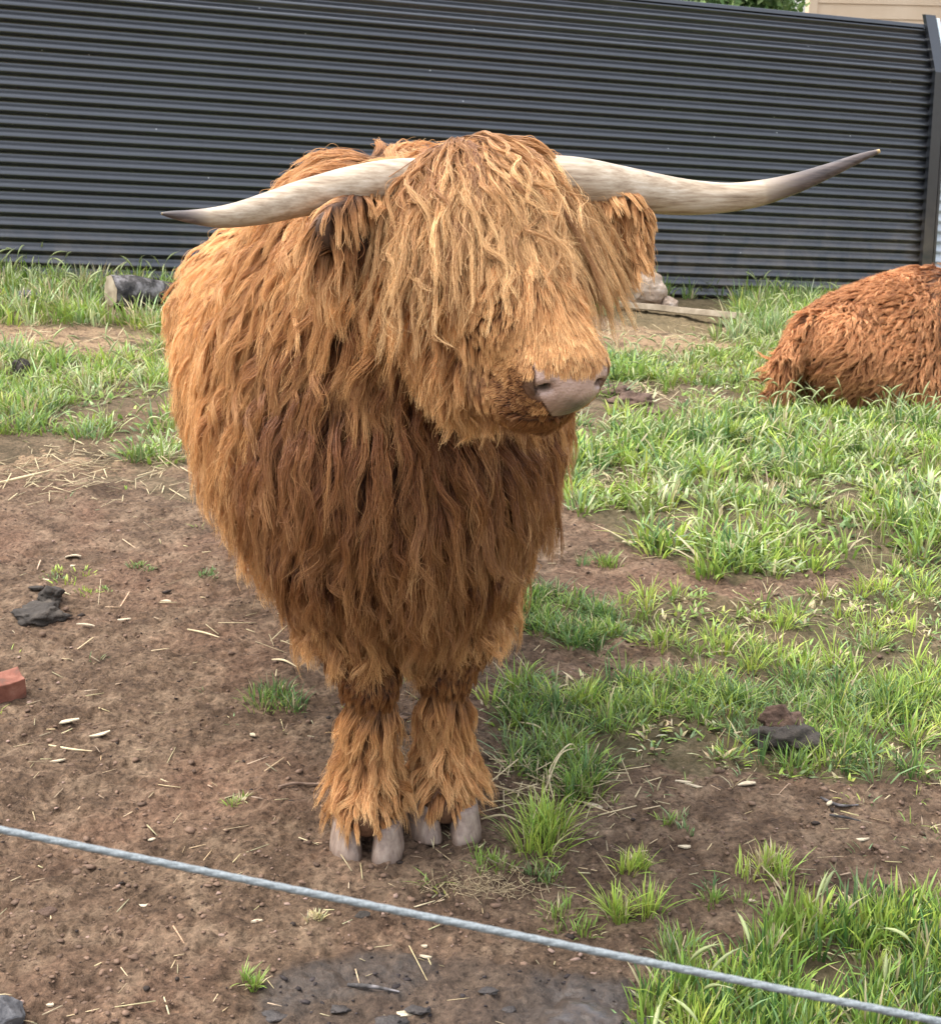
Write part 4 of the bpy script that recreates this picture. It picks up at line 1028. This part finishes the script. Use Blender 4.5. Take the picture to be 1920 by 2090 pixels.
# single tufts one can count
def tuft_thing(px, py, n, rad, h, w, pal, label, spread=.9, flat=0.05, extra=0):
    g = G(px, py); r_ = np.random.default_rng(int(px * 7 + py))
    k = max(3, n // 22); a = r_.uniform(0, 6.283, k); rr = np.sqrt(r_.random(k)) * rad
    V, F_, C = tufts(g[0] + np.cos(a) * rr, g[1] + np.sin(a) * rr * .8, 22, rad * .45, h, w, pal, r_, spread, flat)
    o = fast_mesh('grass_tuft', V - g, F_, GRASS, False, {'blade': C}); o.location = tuple(g); tag(o, label, 'grass tuft', 'single grass tufts on the bare soil')
TU = [(1120, 1722, 340, .070, .085, .0030, dict(green=3, lime=3), 'large bright green tuft just right of the front hooves'),
 (1295, 1778, 120, .032, .050, .0028, dict(lime=4, green=1), 'small lime green tuft, upper of two lime tufts above the rope'),
 (1285, 1862, 190, .045, .068, .0030, dict(lime=4, green=2), 'spiky lime green tuft, lower of two lime tufts above the rope'),
 (1565, 1790, 190, .050, .055, .0030, dict(lime=4, green=2, dry=1), 'wide lime tuft on bare soil above the corner grass'),
 (1000, 1770, 110, .045, .035, .0025, dict(green=3, dry=1), 'thin short tuft right below the bull\'s front hooves'),
 (1110, 1782, 110, .045, .035, .0026, dict(blue=2, green=2), 'low bluish green tuft below the large bright tuft'),
 (1185, 1872, 130, .060, .035, .0028, dict(green=3, blue=1), 'flat dark green tuft beside the spiky lime tuft'),
 (1395, 1945, 200, .062, .052, .0030, dict(green=3, blue=2), 'grey green feathery tuft right above the rope, left of the corner grass'),
 (1480, 1835, 90, .045, .030, .003, dict(green=3, dark=1), 'flat tuft between the wide lime tuft and the corner grass'),
 (560, 1425, 260, .075, .045, .0030, dict(dark=3, green=2), 'dark green tuft beside the bull\'s front left leg'),
 (145, 1175, 90, .080, .022, .004, dict(green=2, lime=1, blue=1), 'low leafy tuft on the bare soil above the dark clod'),
 (275, 1160, 70, .050, .022, .004, dict(green=2, blue=1), 'low leafy tuft, middle of three on the bare soil left of the bull'),
 (408, 1182, 60, .045, .022, .004, dict(green=2, blue=2), 'small leafy tuft on the bare soil nearest the bull\'s belly'),
 (195, 1210, 60, .050, .018, .004, dict(green=2, lime=2), 'flat leafy tuft right beside the dark clod'),
 (488, 1632, 70, .028, .025, .003, dict(green=3, dry=2), 'tiny tuft with dry straw left of the front hooves'),
 (645, 1872, 40, .018, .022, .003, dict(green=1, dry=2), 'tiny pale tuft just under the rope'),
 (515, 1990, 30, .015, .035, .0030, dict(green=2, dry=1), 'tiny two-leaved tuft at the edge of the wet mud'),
 (1220, 1150, 120, .06, .05, .004, dict(green=2, blue=2), 'grey green tuft on the soil strip behind the bull'),
 (1380, 1690, 60, .04, .03, .003, dict(blue=2, green=1), 'faint thin tuft on bare soil right of the large tuft'),
 (1190, 1625, 150, .05, .06, .0030, dict(green=3, dark=1), 'green tuft tangled with dry stalks above the large tuft')]
for a in TU: tuft_thing(*a)

# ------------------------------------------------------------------ litter and clods
def litter_mat():
    t = NT('litter'); a = t.attr('blade'); c = t.coord(); n = t.noise(160, 4, .6, vec=c)
    t.link(t.mix(.6, a.outputs['Color'], t.ramp(n, [(.3, (.5, .5, .5)), (.7, (1.3, 1.3, 1.3))]), 'MULTIPLY'), t.b.inputs['Base Color']); t.b.inputs['Roughness'].default_value = .75
    t.b.inputs['Specular IOR Level'].default_value = .2
    return t.m
LIT = litter_mat()
def slivers(x, y, ln, wd, col, rs, lift=.003, tilt=.18):
    """thin bent slivers with thickness, lying on the soil (12 faces each)"""
    n = len(x); az = rs.uniform(0, 6.283, n); d = np.stack([np.cos(az), np.sin(az), rs.normal(0, tilt, n)], -1); s = np.stack([-np.sin(az), np.cos(az), rs.normal(0, .2, n)], -1)
    c = np.stack([x, y, gz(x, y) + lift], -1); bend = rs.normal(0, .18, n); V = np.empty((n, 8, 3)); th = np.minimum(wd * .35, .002)
    k = 0
    for e, wf in ((-1, .7), (1, .55)):
        for q, zz in ((-1, 0), (1, 0), (1, 1), (-1, 1)):
            V[:, k] = c + d * (ln / 2 * e)[:, None] + s * (wd / 2 * q * wf + bend * ln * .3 * (e == 1))[:, None] + A(0, 0, 1) * (th * zz)[:, None]; k += 1
    q4 = np.array([[0, 3, 2, 1], [4, 5, 6, 7], [0, 1, 5, 4], [1, 2, 6, 5], [2, 3, 7, 6], [3, 0, 4, 7]])
    F_ = (q4[None] + (np.arange(n) * 8)[:, None, None]).reshape(-1, 4); C = np.ones((n, 8, 4)); C[..., :3] = col[:, None, :]
    return V.reshape(-1, 3), F_, C.reshape(-1, 4)
def view_pts(n, y0=1.6, y1=9.8, p=1.0):
    y = y0 * (y1 / y0) ** (rg.random(n) ** p); x = rg.uniform(-1, 1, n) * (.34 * y + .12); return x, y
x, y = view_pts(6500); q = proj(np.stack([x, y, terr(x, y)], -1))
w_ = .28 + .9 * np.exp(-((q[:, 1] - 690) / 38) ** 2) + .9 * np.exp(-((q[:, 1] - 920) / 45) ** 2) * (q[:, 0] < 450) + .5 * ((q[:, 0] > 980) & (q[:, 0] < 1400) & (q[:, 1] > 1560) & (q[:, 1] < 1820))
k = rg.random(len(x)) < w_ * (.3 + 1.2 * n2(x * 3, y * 3, 77)) * .6; x, y = x[k], y[k]; n = len(x)
ln = rg.gamma(2.0, .011, n) + .006; col = np.array([.55, .43, .25]) * rg.uniform(.45, 1.15, (n, 1)) * (1 + rg.normal(0, .05, (n, 3)))
pt = [slivers(x, y, ln * (1 + .1 * y), rg.uniform(.0012, .0032, n) * (1 + .12 * y), np.clip(col, .03, .85), rg)]
for bx, by, cnt, sx, sy in ((1110, 1600, 110, .10, .07), (60, 975, 160, .35, .14), (1290, 790, 160, .20, .22), (1260, 985, 90, .12, .12), (160, 680, 260, .9, .35), (300, 935, 140, .3, .16), (1350, 680, 200, .7, .3), (600, 1290, 20, .1, .1)):
    g = G(bx, by); xx = g[0] + rg.normal(0, sx, cnt); yy = g[1] + rg.normal(0, sy, cnt)
    pt.append(slivers(xx, yy, rg.uniform(.03, .12, cnt), rg.uniform(.0018, .0035, cnt) * (1 + .1 * g[1]), np.array([.60, .48, .28]) * rg.uniform(.6, 1.1, (cnt, 1)), rg, .008, .3))
g = G(980, 1808); xx = g[0] + rg.normal(0, .055, 260); yy = g[1] + rg.normal(0, .022, 260); pt.append(slivers(xx, yy, rg.uniform(.008, .032, 260), rg.uniform(.001, .002, 260), np.array([.50, .38, .22]) * rg.uniform(.5, 1.1, (260, 1)), rg, .006, .5))
Vl, Fl, Cl = join(pt); o = fast_mesh('straw_litter', Vl, Fl, LIT, False, {'blade': Cl}); tag(o, 'scattered dry straw and pale chaff on the soil', 'straw', kind='stuff')
# soil crumbs
def crumbs(x, y, r, col, rs):
    ph = (1 + 5 ** .5) / 2; I = norm(np.array([(-1, ph, 0), (1, ph, 0), (-1, -ph, 0), (1, -ph, 0), (0, -1, ph), (0, 1, ph), (0, -1, -ph), (0, 1, -ph), (ph, 0, -1), (ph, 0, 1), (-ph, 0, -1), (-ph, 0, 1)], float))
    T = np.array([(0, 11, 5), (0, 5, 1), (0, 1, 7), (0, 7, 10), (0, 10, 11), (1, 5, 9), (5, 11, 4), (11, 10, 2), (10, 7, 6), (7, 1, 8), (3, 9, 4), (3, 4, 2), (3, 2, 6), (3, 6, 8), (3, 8, 9), (4, 9, 5), (2, 4, 11), (6, 2, 10), (8, 6, 7), (9, 8, 1)])
    n = len(x); V = I[None] * rs.uniform(.6, 1.35, (n, 12, 1)) * r[:, None, None] * np.stack([rs.uniform(.8, 1.5, n), rs.uniform(.7, 1.2, n), rs.uniform(.35, .7, n)], -1)[:, None, :]
    a = rs.uniform(0, 6.28, n); ca, sa = np.cos(a)[:, None], np.sin(a)[:, None]; V = np.stack([V[..., 0] * ca - V[..., 1] * sa, V[..., 0] * sa + V[..., 1] * ca, V[..., 2]], -1)
    V = V + np.stack([x, y, gz(x, y) + r * .15], -1)[:, None, :]
    C = np.ones((n, 12, 4)); C[..., :3] = col[:, None, :]
    return V.reshape(-1, 3), (T[None] + (np.arange(n) * 12)[:, None, None]).reshape(-1, 3), C.reshape(-1, 4)
x, y = view_pts(17000, 1.6, 8.5); k = (grass_cover(x, y) < .5) | (rg.random(len(x)) < .15); k &= rg.random(len(x)) < (.35 + 1.0 * n2(x * 4, y * 4, 311)); x, y = x[k], y[k]; n = len(x)
base = np.array([.160, .100, .066]) * rg.uniform(.6, 1.35, (n, 1)); pk = rg.random(n) < .05; base[pk] = (.30, .20, .15)
dk = rg.random(n) < .05; base[dk] = (.035, .024, .018); wt0 = mask('wet', x, y, 12, 9); kk = ~(wt0 & (rg.random(n) < .6)); x, y, base = x[kk], y[kk], base[kk]; n = len(x); wt_ = mask('wet', x, y, 12, 9); base[wt_] = np.array([.035, .027, .025]) * rg.uniform(.6, 1.4, (wt_.sum(), 1))
Vc, Fc, Cc_ = crumbs(x, y, rg.gamma(1.8, .0011, n) + .0016, base, rg)
o = fast_mesh('soil_crumbs', Vc, Fc, LIT, False, {'blade': Cc_}); tag(o, 'loose brown crumbs of soil lying on the bare ground', 'soil', kind='stuff')

# ------------------------------------------------------------------ stones, clods, brick, log, plank, chips, sticks
def rock(name, c, size, seed, mat, label, cat, sub=4, rough=.28, facets=7, yaw_=0.0, sink=.25):
    import bmesh
    bm = bmesh.new(); bmesh.ops.create_icosphere(bm, subdivisions=sub, radius=1.0)
    v = np.array([w.co[:] for w in bm.verts]); rs = np.random.default_rng(seed)
    for _ in range(facets):
        n_ = norm(rs.normal(0, 1, 3)); dd = rs.uniform(.55, .82); e = v @ n_ - dd; v = v - np.where(e > 0, e, 0)[:, None] * n_ * .92
    v = v * (1 + rough * (n3(v + seed, 1.6, seed) - .5) + rough * .5 * (n3(v + seed, 4.5, seed + 1) - .5) + rough * .22 * (n3(v + seed, 12, seed + 2) - .5))[:, None]
    v = v * np.array(size) / 2; v = v @ rotz(yaw_).T
    for w, co in zip(bm.verts, v): w.co = co
    me = bpy.data.meshes.new(name); bm.to_mesh(me); bm.free(); me.materials.append(mat)
    me.polygons.foreach_set('use_smooth', [facets < 5] * len(me.polygons))
    o = bpy.data.objects.new(name, me); COL.objects.link(o); o.location = (float(c[0]), float(c[1]), float(c[2]) + size[2] / 2 * (1 - 2 * sink))
    if label: tag(o, label, cat)
    return o
DUNG = simple('dry_dung', [(.3, (.026, .021, .017)), (.6, (.065, .053, .042)), (.8, (.15, .12, .09))], 22, .9, .8, .01)
STONE = simple('pink_stone', [(.3, (.27, .18, .12)), (.55, (.45, .34, .25)), (.75, (.60, .52, .43))], 14, .85, .6, .008)
DSTONE = simple('dark_stone', [(.3, (.045, .043, .045)), (.55, (.11, .105, .105)), (.75, (.22, .21, .21))], 16, .8, .7, .008)
BRICK = simple('red_brick', [(.34, (.09, .055, .038)), (.47, (.19, .070, .044)), (.62, (.27, .115, .075)), (.8, (.34, .21, .15))], 18, .9, .6, .004)
OLDW = simple('weathered_wood', [(.3, (.26, .20, .13)), (.55, (.44, .35, .24)), (.75, (.56, .47, .34))], 12, .8, .6, .004)
CHIPM = simple('pale_wood', [(.3, (.36, .28, .18)), (.7, (.66, .55, .38))], 60, .8, .5, .002)
BARK = simple('dark_bark', [(.35, (.022, .020, .020)), (.5, (.075, .066, .060)), (.68, (.30, .27, .26))], 16, .9, .9, .01)
SOILC = simple('soil_clod', [(.3, (.06, .036, .026)), (.6, (.13, .08, .055)), (.8, (.22, .15, .11))], 30, .95, .9, .008)
g = G(80, 1255); rock('dung_clod', g, (.135, .12, .050), 4, DUNG, 'dark crumbly clod on bare soil at the left, with a lump on top', 'clod', rough=.95, facets=2, sink=.38)
g = G(105, 1235); rock('dung_clod', g, (.06, .06, .045), 9, DUNG, 'small dark knob behind the dark crumbly clod', 'clod', rough=.8, facets=3, sink=.1)
g = G(75, 1206); rock('dung_clod', g, (.05, .025, .018), 10, DUNG, 'thin black flake behind the dark crumbly clod', 'clod', sub=3)
g = G(1610, 1525); rock('dung_clod', g, (.16, .12, .075), 21, DUNG, 'grey brown crumbly clod half sunk in the grass at the right', 'clod', rough=.9, facets=3)
g = G(1590, 1503); rock('dung_clod', g, (.09, .07, .07), 22, SOILC, 'lighter brown lump on top of the grey clod in the grass', 'clod', rough=.8, facets=3, sink=.0)
g = G(2, 2070); rock('stone', g, (.085, .085, .075), 31, DSTONE, 'dark grey stone at the lower left corner', 'stone', facets=6)
g = G(740, 1868); rock('dung_clod', g, (.032, .02, .014), 33, DUNG, 'small black crumb of mud right under the rope below the hooves', 'clod', sub=3)
g = G(95, 1850); rock('dung_clod', g, (.040, .03, .016), 35, SOILC, 'small brown clod below the rope at the left', 'clod', sub=3)
g = G(345, 612); rock('stone', g, (.15, .14, .14), 41, DSTONE, 'small dark stone in the grass beside the log', 'stone', facets=7)
g = G(1310, 625); rock('stone', g + A(0, 0, .03), (.36, .28, .27), 51, STONE, 'large pinkish stone near the fence foot behind the plank', 'stone', facets=8)
g = G(1362, 632); rock('stone', g, (.15, .14, .12), 52, STONE, 'small pinkish stone beside the large one behind the plank', 'stone', facets=8)
g = G(50, 617); rock('stone', g, (.16, .14, .10), 55, DSTONE, 'grey stone sunk in the grass by the fence at the far left', 'stone', facets=7)
g = G(45, 765); rock('dung_clod', g, (.10, .08, .12), 56, DUNG, 'dark lump in the green grass at the left', 'clod', rough=.8)
for i, (px, py, s) in enumerate([(1285, 830, .20), (1255, 812, .16), (1320, 845, .13)]):
    g = G(px, py); rock('soil_clod', g, (s, s * .8, s * .35), 60 + i, SOILC, ['widest brown clod in the straw heap right of the muzzle', 'brown clod nearest the muzzle in the straw heap', 'smallest brown clod at the right end of the straw heap'][i], 'clod', rough=.7, facets=3)
# mud ridges in the wet patch
for i, (px, py, s) in enumerate([(800, 2075, .085), (560, 2055, .06), (690, 2045, .05), (1000, 2010, .04), (850, 2050, .05), (1040, 2035, .035), (1330, 2085, .09)]):
    g = G(px, py); s *= .75; o = rock('mud_clod', g, (s, s * .6, s * .25), 70 + i, simple('wet_mud', [(.3, (.022, .017, .014)), (.7, (.070, .054, .045))], 30, .6, .9, .008, .5) if i == 0 else bpy.data.materials['wet_mud'], ['longest black lump in the wet mud, beside the pale splinter', 'flat black lump at the left end of the wet mud', 'small black lump between the left and middle of the wet mud', 'small black lump at the upper right of the wet mud, nearest the rope', 'small black lump in the middle of the wet mud above the pale splinter', 'smallest black lump near the right end of the wet mud', 'large dark lump of mud at the foot of the corner grass'][i], 'mud clod', sub=3, rough=.9, facets=2); o['group'] = 'lumps in the wet mud'
# brick
def box_mesh(name, size, mat, parent=None, bev=.004, seed=0, noise_=.0):
    import bmesh
    bm = bmesh.new(); bmesh.ops.create_cube(bm, size=1.0)
    bmesh.ops.scale(bm, vec=size, verts=bm.verts)
    bmesh.ops.subdivide_edges(bm, edges=bm.edges, cuts=5, use_grid_fill=True)
    v = np.array([w.co[:] for w in bm.verts])
    if noise_:
        for w, co in zip(bm.verts, v): w.co = co + noise_ * (np.array([n3(co + seed, 14, seed + k) for k in range(3)]) - .5)
    me = bpy.data.meshes.new(name); bm.to_mesh(me); bm.free(); me.materials.append(mat)
    o = bpy.data.objects.new(name, me); COL.objects.link(o)
    if parent: o.parent = parent
    if bev: m = o.modifiers.new('edge', 'BEVEL'); m.width = bev; m.segments = 2
    return o
g = G(5, 1425); o = box_mesh('broken_brick', (.085, .075, .055), BRICK, None, .003, 3, .032); o.location = (g[0], g[1] + .03, g[2] + .022); o.rotation_euler = (R(4), R(-6), R(28)); tag(o, 'broken piece of red brick at the left edge on bare soil', 'brick')
# plank lying near the fence
pA, pB = G(1262, 632), G(1520, 668)
o = box_mesh('plank', (float(np.linalg.norm(pB - pA)), .09, .038), OLDW, None, .003, 5, .006); m_ = (pA + pB) / 2; o.location = (m_[0], m_[1], m_[2] + .055); dd = pB - pA; o.rotation_euler = (R(-12), 0, math.atan2(dd[1], dd[0])); tag(o, 'long weathered timber plank lying in front of the pinkish stone', 'plank')
# log with a cut face
g = G(285, 625); g = g + A(0, 0, .035); lg = empty('log', g + A(0, 0, .06)); tag(lg, 'short dark barked log with a pale cut end in the grass by the fence', 'log')
ldir = norm(A(.8, .6, .0)); V, F4, ts, m = tube([g - ldir * .17 + A(0, 0, .085), g + A(0, 0, .075), g + ldir * .22 + A(0, 0, .055)], [.085, .082, .05], 24, 8, .35)
fast_mesh('bark', V - np.array(lg.location), F4, BARK, False, parent=lg)
V2 = [V[j] - ldir * .002 for j in range(24)]; c = np.mean(V2, 0) - ldir * .006
mesh_obj('cut_end', V2 + [c], [(j, (j + 1) % 24, 24) for j in range(24)], OLDW, lg, False, np.array(lg.location))
V3 = [V[-24 + j] for j in range(24)]; c = np.mean(V3, 0)
mesh_obj('cut_end', V3 + [c], [((j + 1) % 24, j, 24) for j in range(24)], BARK, lg, False, np.array(lg.location))
# pale wood chips
CH = [(137, 1466, .062, .018, 20, 'largest pale wood chip, on the soil below the red brick'), (205, 1500, .050, .011, 25, 'slim pale chip right below the largest chip'), (118, 1541, .034, .012, 15, 'short pale chip under the straight straw stalk at the left'), (517, 1488, .022, .012, -60, 'small upright pale chip on bare soil left of the front legs'), (292, 1829, .018, .014, 40, 'small pale chip below the rope, first from the left edge'), (526, 1873, .022, .010, 25, 'tiny pale chip just below the rope left of the tiny pale tuft'), (99, 2028, .020, .011, -25, 'small pale chip close to the dark grey corner stone'), (310, 1707, .016, .008, 20, 'tiny pale chip just above the rope on the left soil'), (1212, 1648, .040, .018, -15, 'oval pale chip between the tangled stalks and the bare soil'), (1525, 1605, .042, .014, 5, 'long pale chip lying below the grass edge at the right'), (1420, 1612, .050, .010, -18, 'slim pale chip at the lower edge of the grass, middle of three'), (1395, 1598, .045, .010, -5, 'slim pale chip at the lower edge of the grass, leftmost of three'), (1398, 1735, .026, .012, 0, 'small pale chip on bare soil above the upper lime tuft'), (150, 1135, .050, .030, 10, 'white chip on bare soil above the leafy tufts'), (1278, 1105, .06, .03, 0, 'white chip beside the grass tuft behind the bull'), (870, 1936, .022, .009, -15, 'pale chip just under the rope in front of the wet mud'), (868, 1914, .012, .009, 0, 'tiny pale crumb of wood just above the chip under the rope'), (150, 1155, .02, .012, 60, 'small pale chip among the low leafy tufts'), (1532, 1848, .014, .008, 0, 'tiny pale chip at the tip of the corner grass'), (100, 1180, .03, .015, 0, 'pale chip just above the dark crumbly clod'), (250, 1265, .05, .012, 8, 'slim pale chip right of the dark crumbly clod'), (175, 1285, .05, .010, -3, 'slim pale chip below and right of the dark crumbly clod'), (340, 1230, .03, .014, 0, 'small pale chip below the middle leafy tuft'), (1755, 1720, .03, .012, 0, 'pale chip on bare soil below the dark twigs'), (1690, 1655, .028, .01, 60, 'small upright pale chip beside the dark twigs'), (820, 2052, .055, .014, 0, 'pale splinter of wood in the wet mud at the bottom')]
for i, (px, py, l, w, a, lab) in enumerate(CH):
    g = G(px, py); o = box_mesh('wood_chip', (l, w, min(.003, w * .3)), CHIPM, None, 0, i, w * .7); v = o.data.vertices
    for q in v:
        t_ = abs(q.co.x) / (l / 2); q.co.y *= 1 - 1.0 * max(0, t_ - .25)
    o.location = (g[0], g[1], g[2] + .004); o.rotation_euler = (R(rg.uniform(-14, 4)), R(rg.uniform(-8, 8)), R(a))
    tag(o, lab or 'small pale wood chip lying loose on the brown soil', 'wood chip', 'pale wood chips on the soil')
# sticks and stalks
def stick(pix, r, mat, label, cat='stick', name='stick', h=.004):
    pts = [G(x, y) + A(0, 0, h + dz) for x, y, dz in pix]; V, F4, ts, m = tube(pts, [r * .8] + [r] * (len(pts) - 2) + [r * .4], 7, 5, .5)
    o = fast_mesh(name, V - pts[0], F4, mat, True); o.location = tuple(pts[0]); tag(o, label, cat); return o
STK = simple('dry_stick', [(.3, (.16, .10, .07)), (.7, (.36, .25, .17))], 40, .85, .5, .002)
STR = simple('straw_stalk', [(.3, (.48, .37, .20)), (.7, (.68, .56, .34))], 40, .7, .4, .002)
stick([(568, 1606, 0), (600, 1600, .003), (630, 1590, .006), (668, 1592, .002)], .0035, STK, 'thin curved grey brown stick left of the front hooves')
stick([(100, 1512, 0), (145, 1521, .002), (188, 1526, 0)], .0026, STR, 'straight pale straw stalk below the slim wood chip', 'straw stalk', 'straw_stalk')
stick([(383, 1288, .0), (420, 1294, .003), (448, 1304, 0)], .0028, STR, 'pale straw stalk on bare soil left of the bull\'s front leg', 'straw stalk', 'straw_stalk')
stick([(556, 1342, 0), (580, 1350, .004), (606, 1360, 0)], .0028, STR, 'pale straw stalk pointing at the bull\'s knee', 'straw stalk', 'straw_stalk')
stick([(982, 1684, .0), (1030, 1690, .012), (1090, 1708, .0)], .0022, STR, 'long pale stalk running from the right hooves to the large tuft', 'straw stalk', 'straw_stalk')
stick([(1130, 1640, 0), (1120, 1600, .03), (1160, 1562, .05), (1185, 1556, .02)], .002, STR, 'looped pale stalk tangled over the tuft above the large tuft', 'straw stalk', 'straw_stalk')
stick([(1110, 1625, 0), (1140, 1585, .05), (1178, 1552, .03)], .002, STR, 'second looped stalk beside the tangled tuft', 'straw stalk', 'straw_stalk')
stick([(1060, 1475, 0), (1100, 1500, .02), (1128, 1532, .0)], .002, STR, 'pale stalk lying across the low grass right of the legs', 'straw stalk', 'straw_stalk')
stick([(1672, 1640, 0), (1710, 1650, .002), (1750, 1648, 0)], .0035, BARK, 'dark twig lying on bare soil at the right', 'twig', 'twig')
stick([(1690, 1680, 0), (1725, 1683, .002), (1755, 1682, 0)], .003, BARK, 'second dark twig lying below the first at the right', 'twig', 'twig')
stick([(710, 1998, 0), (760, 2010, .006), (815, 2014, 0)], .004, BARK, 'dark twig in the wet mud at the bottom', 'twig', 'twig')
stick([(0, 990, .01), (60, 985, .03), (110, 965, .01)], .005, STR, 'thick pale straw bundle stalk at the left edge of the soil', 'straw stalk', 'straw_stalk')

# ------------------------------------------------------------------ electric rope in front
rp0, rp1 = P(0, 1693, 1.13), P(1920, 2086, 1.00); rd = norm(rp1 - rp0); RL = 3.0; rc = (rp0 + rp1) / 2
rope = empty('fence_rope', rc); tag(rope, 'grey twisted rope strung across the foreground', 'rope')
ROPE = NT('rope_fibre'); cc0 = ROPE.coord(); nn_ = ROPE.noise(420, 4, .6, vec=cc0)
ROPE.link(ROPE.ramp(nn_, [(.35, (.13, .145, .145)), (.65, (.23, .25, .25))]), ROPE.b.inputs['Base Color']); ROPE.b.inputs['Roughness'].default_value = .7; ROPE.bump(nn_, .5, .001)
s_ = norm(np.cross(rd, A(0, 0, 1))); u_ = np.cross(s_, rd); NP = 700
for k in range(3):
    t_ = np.linspace(-RL / 2, RL / 2, NP); ph = t_ / .017 * 2 * math.pi / 3 + k * 2.0944
    cen = rc + rd * t_[:, None] + (s_ * np.cos(ph)[:, None] + u_ * np.sin(ph)[:, None]) * .0007
    an = np.linspace(0, 2 * math.pi, 9)[:-1]
    V = (cen[:, None, :] + (s_ * np.cos(an)[:, None] + u_ * np.sin(an)[:, None])[None] * .0025).reshape(-1, 3)
    i = np.arange(NP - 1)[:, None] * 8; j = np.arange(8)[None, :]; F4 = np.stack([i + j, i + (j + 1) % 8, i + 8 + (j + 1) % 8, i + 8 + j], -1).reshape(-1, 4)
    fast_mesh('strand', V - rc, F4, ROPE.m, True, parent=rope)

# ------------------------------------------------------------------ beyond the fence: shed wall and shrub
SID = simple('cream_siding', [(.35, (.62, .45, .29)), (.65, (.70, .53, .36))], 2.0, .6, .1, .002)
bl = P(1662, 40, 15.0); bd = empty('shed', A(bl[0], 15.0, -.2)); tag(bd, 'cream weatherboard building showing above the fence at the top right', 'building')
bdir = norm(A(1, .22, 0)); bn = A(.22, -1, 0); bn = norm(bn)
me0 = None; Lb = 9.0
for k in range(26):
    z0 = k * .128
    if me0 is None:
        sec = [(0.012, 0.0), (0.022, 0.0), (0.006, 0.150), (-0.006, 0.150)]
        V = [bdir * (Lb * e) + bn * a + A(0, 0, b_) for e in (0, 1) for a, b_ in sec]
        o = mesh_obj('wall_board', V, [(3, 2, 1, 0), (4, 5, 6, 7), (0, 1, 5, 4), (1, 2, 6, 5), (2, 3, 7, 6), (3, 0, 4, 7)], SID, bd); me0 = o.data
    else:
        o = bpy.data.objects.new('wall_board', me0); COL.objects.link(o); o.parent = bd
    o.location = (0, 0, z0)
vs = [bdir * (Lb * e + a) + bn * b_ + A(0, 0, z) for e, a in ((0, -.1), (1, .2)) for b_, z in ((.03, 3.36), (.45, 3.30), (.45, 3.42), (-2.2, 4.3), (-2.2, 4.2))]
mesh_obj('roof', vs, [(0, 1, 2, 3, 4), (9, 8, 7, 6, 5), (0, 5, 6, 1), (1, 6, 7, 2), (2, 7, 8, 3), (3, 8, 9, 4), (4, 9, 5, 0)], bpy.data.materials['galvanised_steel'], bd)
vs = [bdir * e + bn * b_ + A(0, 0, z) for e in (-.08, 0.0) for b_ in (-.05, .035) for z in (0, 3.34)]
mesh_obj('corner_board', vs, [(0, 2, 3, 1), (4, 5, 7, 6), (0, 1, 5, 4), (2, 6, 7, 3), (0, 4, 6, 2), (1, 3, 7, 5)], SID, bd)
def leaf_cloud(name, c, rad, n, size, parent, mat, cols, seed=0):
    rs = np.random.default_rng(seed); k = 26; cc_ = rs.normal(0, .42, (k, 3)); cc_ = cc_ / np.maximum(1, np.linalg.norm(cc_, axis=1, keepdims=True)); rr = rs.uniform(.22, .42, k)
    b = rs.integers(0, k, n); d = norm(rs.normal(0, 1, (n, 3))); p = (cc_[b] + d * (rr[b] * rs.random(n) ** .35)[:, None]) * rad
    a = norm(rs.normal(0, 1, (n, 3)) + A(0, 0, .3)); s = norm(np.cross(a, rs.normal(0, 1, (n, 3)))); l = size * rs.uniform(.6, 1.3, (n, 1)); w = l * .28
    V = np.stack([p - a * l * .5, p - s * w + np.cross(a, s) * w * .25, p + a * l * .5, p + s * w + np.cross(a, s) * w * .25], 1).reshape(-1, 3) + c
    F_ = np.arange(n * 4).reshape(-1, 4); C = np.ones((n, 4, 4)); cl = np.array(cols)[rs.integers(0, len(cols), n)] * rs.uniform(.7, 1.2, (n, 1)); C[..., :3] = cl[:, None]
    return fast_mesh(name, V, F_, mat, False, {'blade': C.reshape(-1, 4)}, parent)
sx = P(1500, 30, 12.8); sh = empty('shrub', A(sx[0], 12.8, -.3)); tag(sh, 'leafy green shrub peeping over the fence beside the cream building', 'shrub')
leaf_cloud('crown', A(.10, 0, 1.98), A(1.0, .6, .62), 12000, .075, sh, GRASS, [(.13, .22, .06), (.20, .30, .08), (.30, .38, .14), (.10, .17, .05)], 5)
for k in range(5):
    V, F4, ts, m = tube([A(.05 * k - .1, 0, -.1), A(.10 * k - .2, .03 * k, .8), A(.2 * k - .4, .06 * k - .1, 1.8)], [.035, .028, .01], 8, 5)
    fast_mesh('stem', V, F4, STK, True, parent=sh)
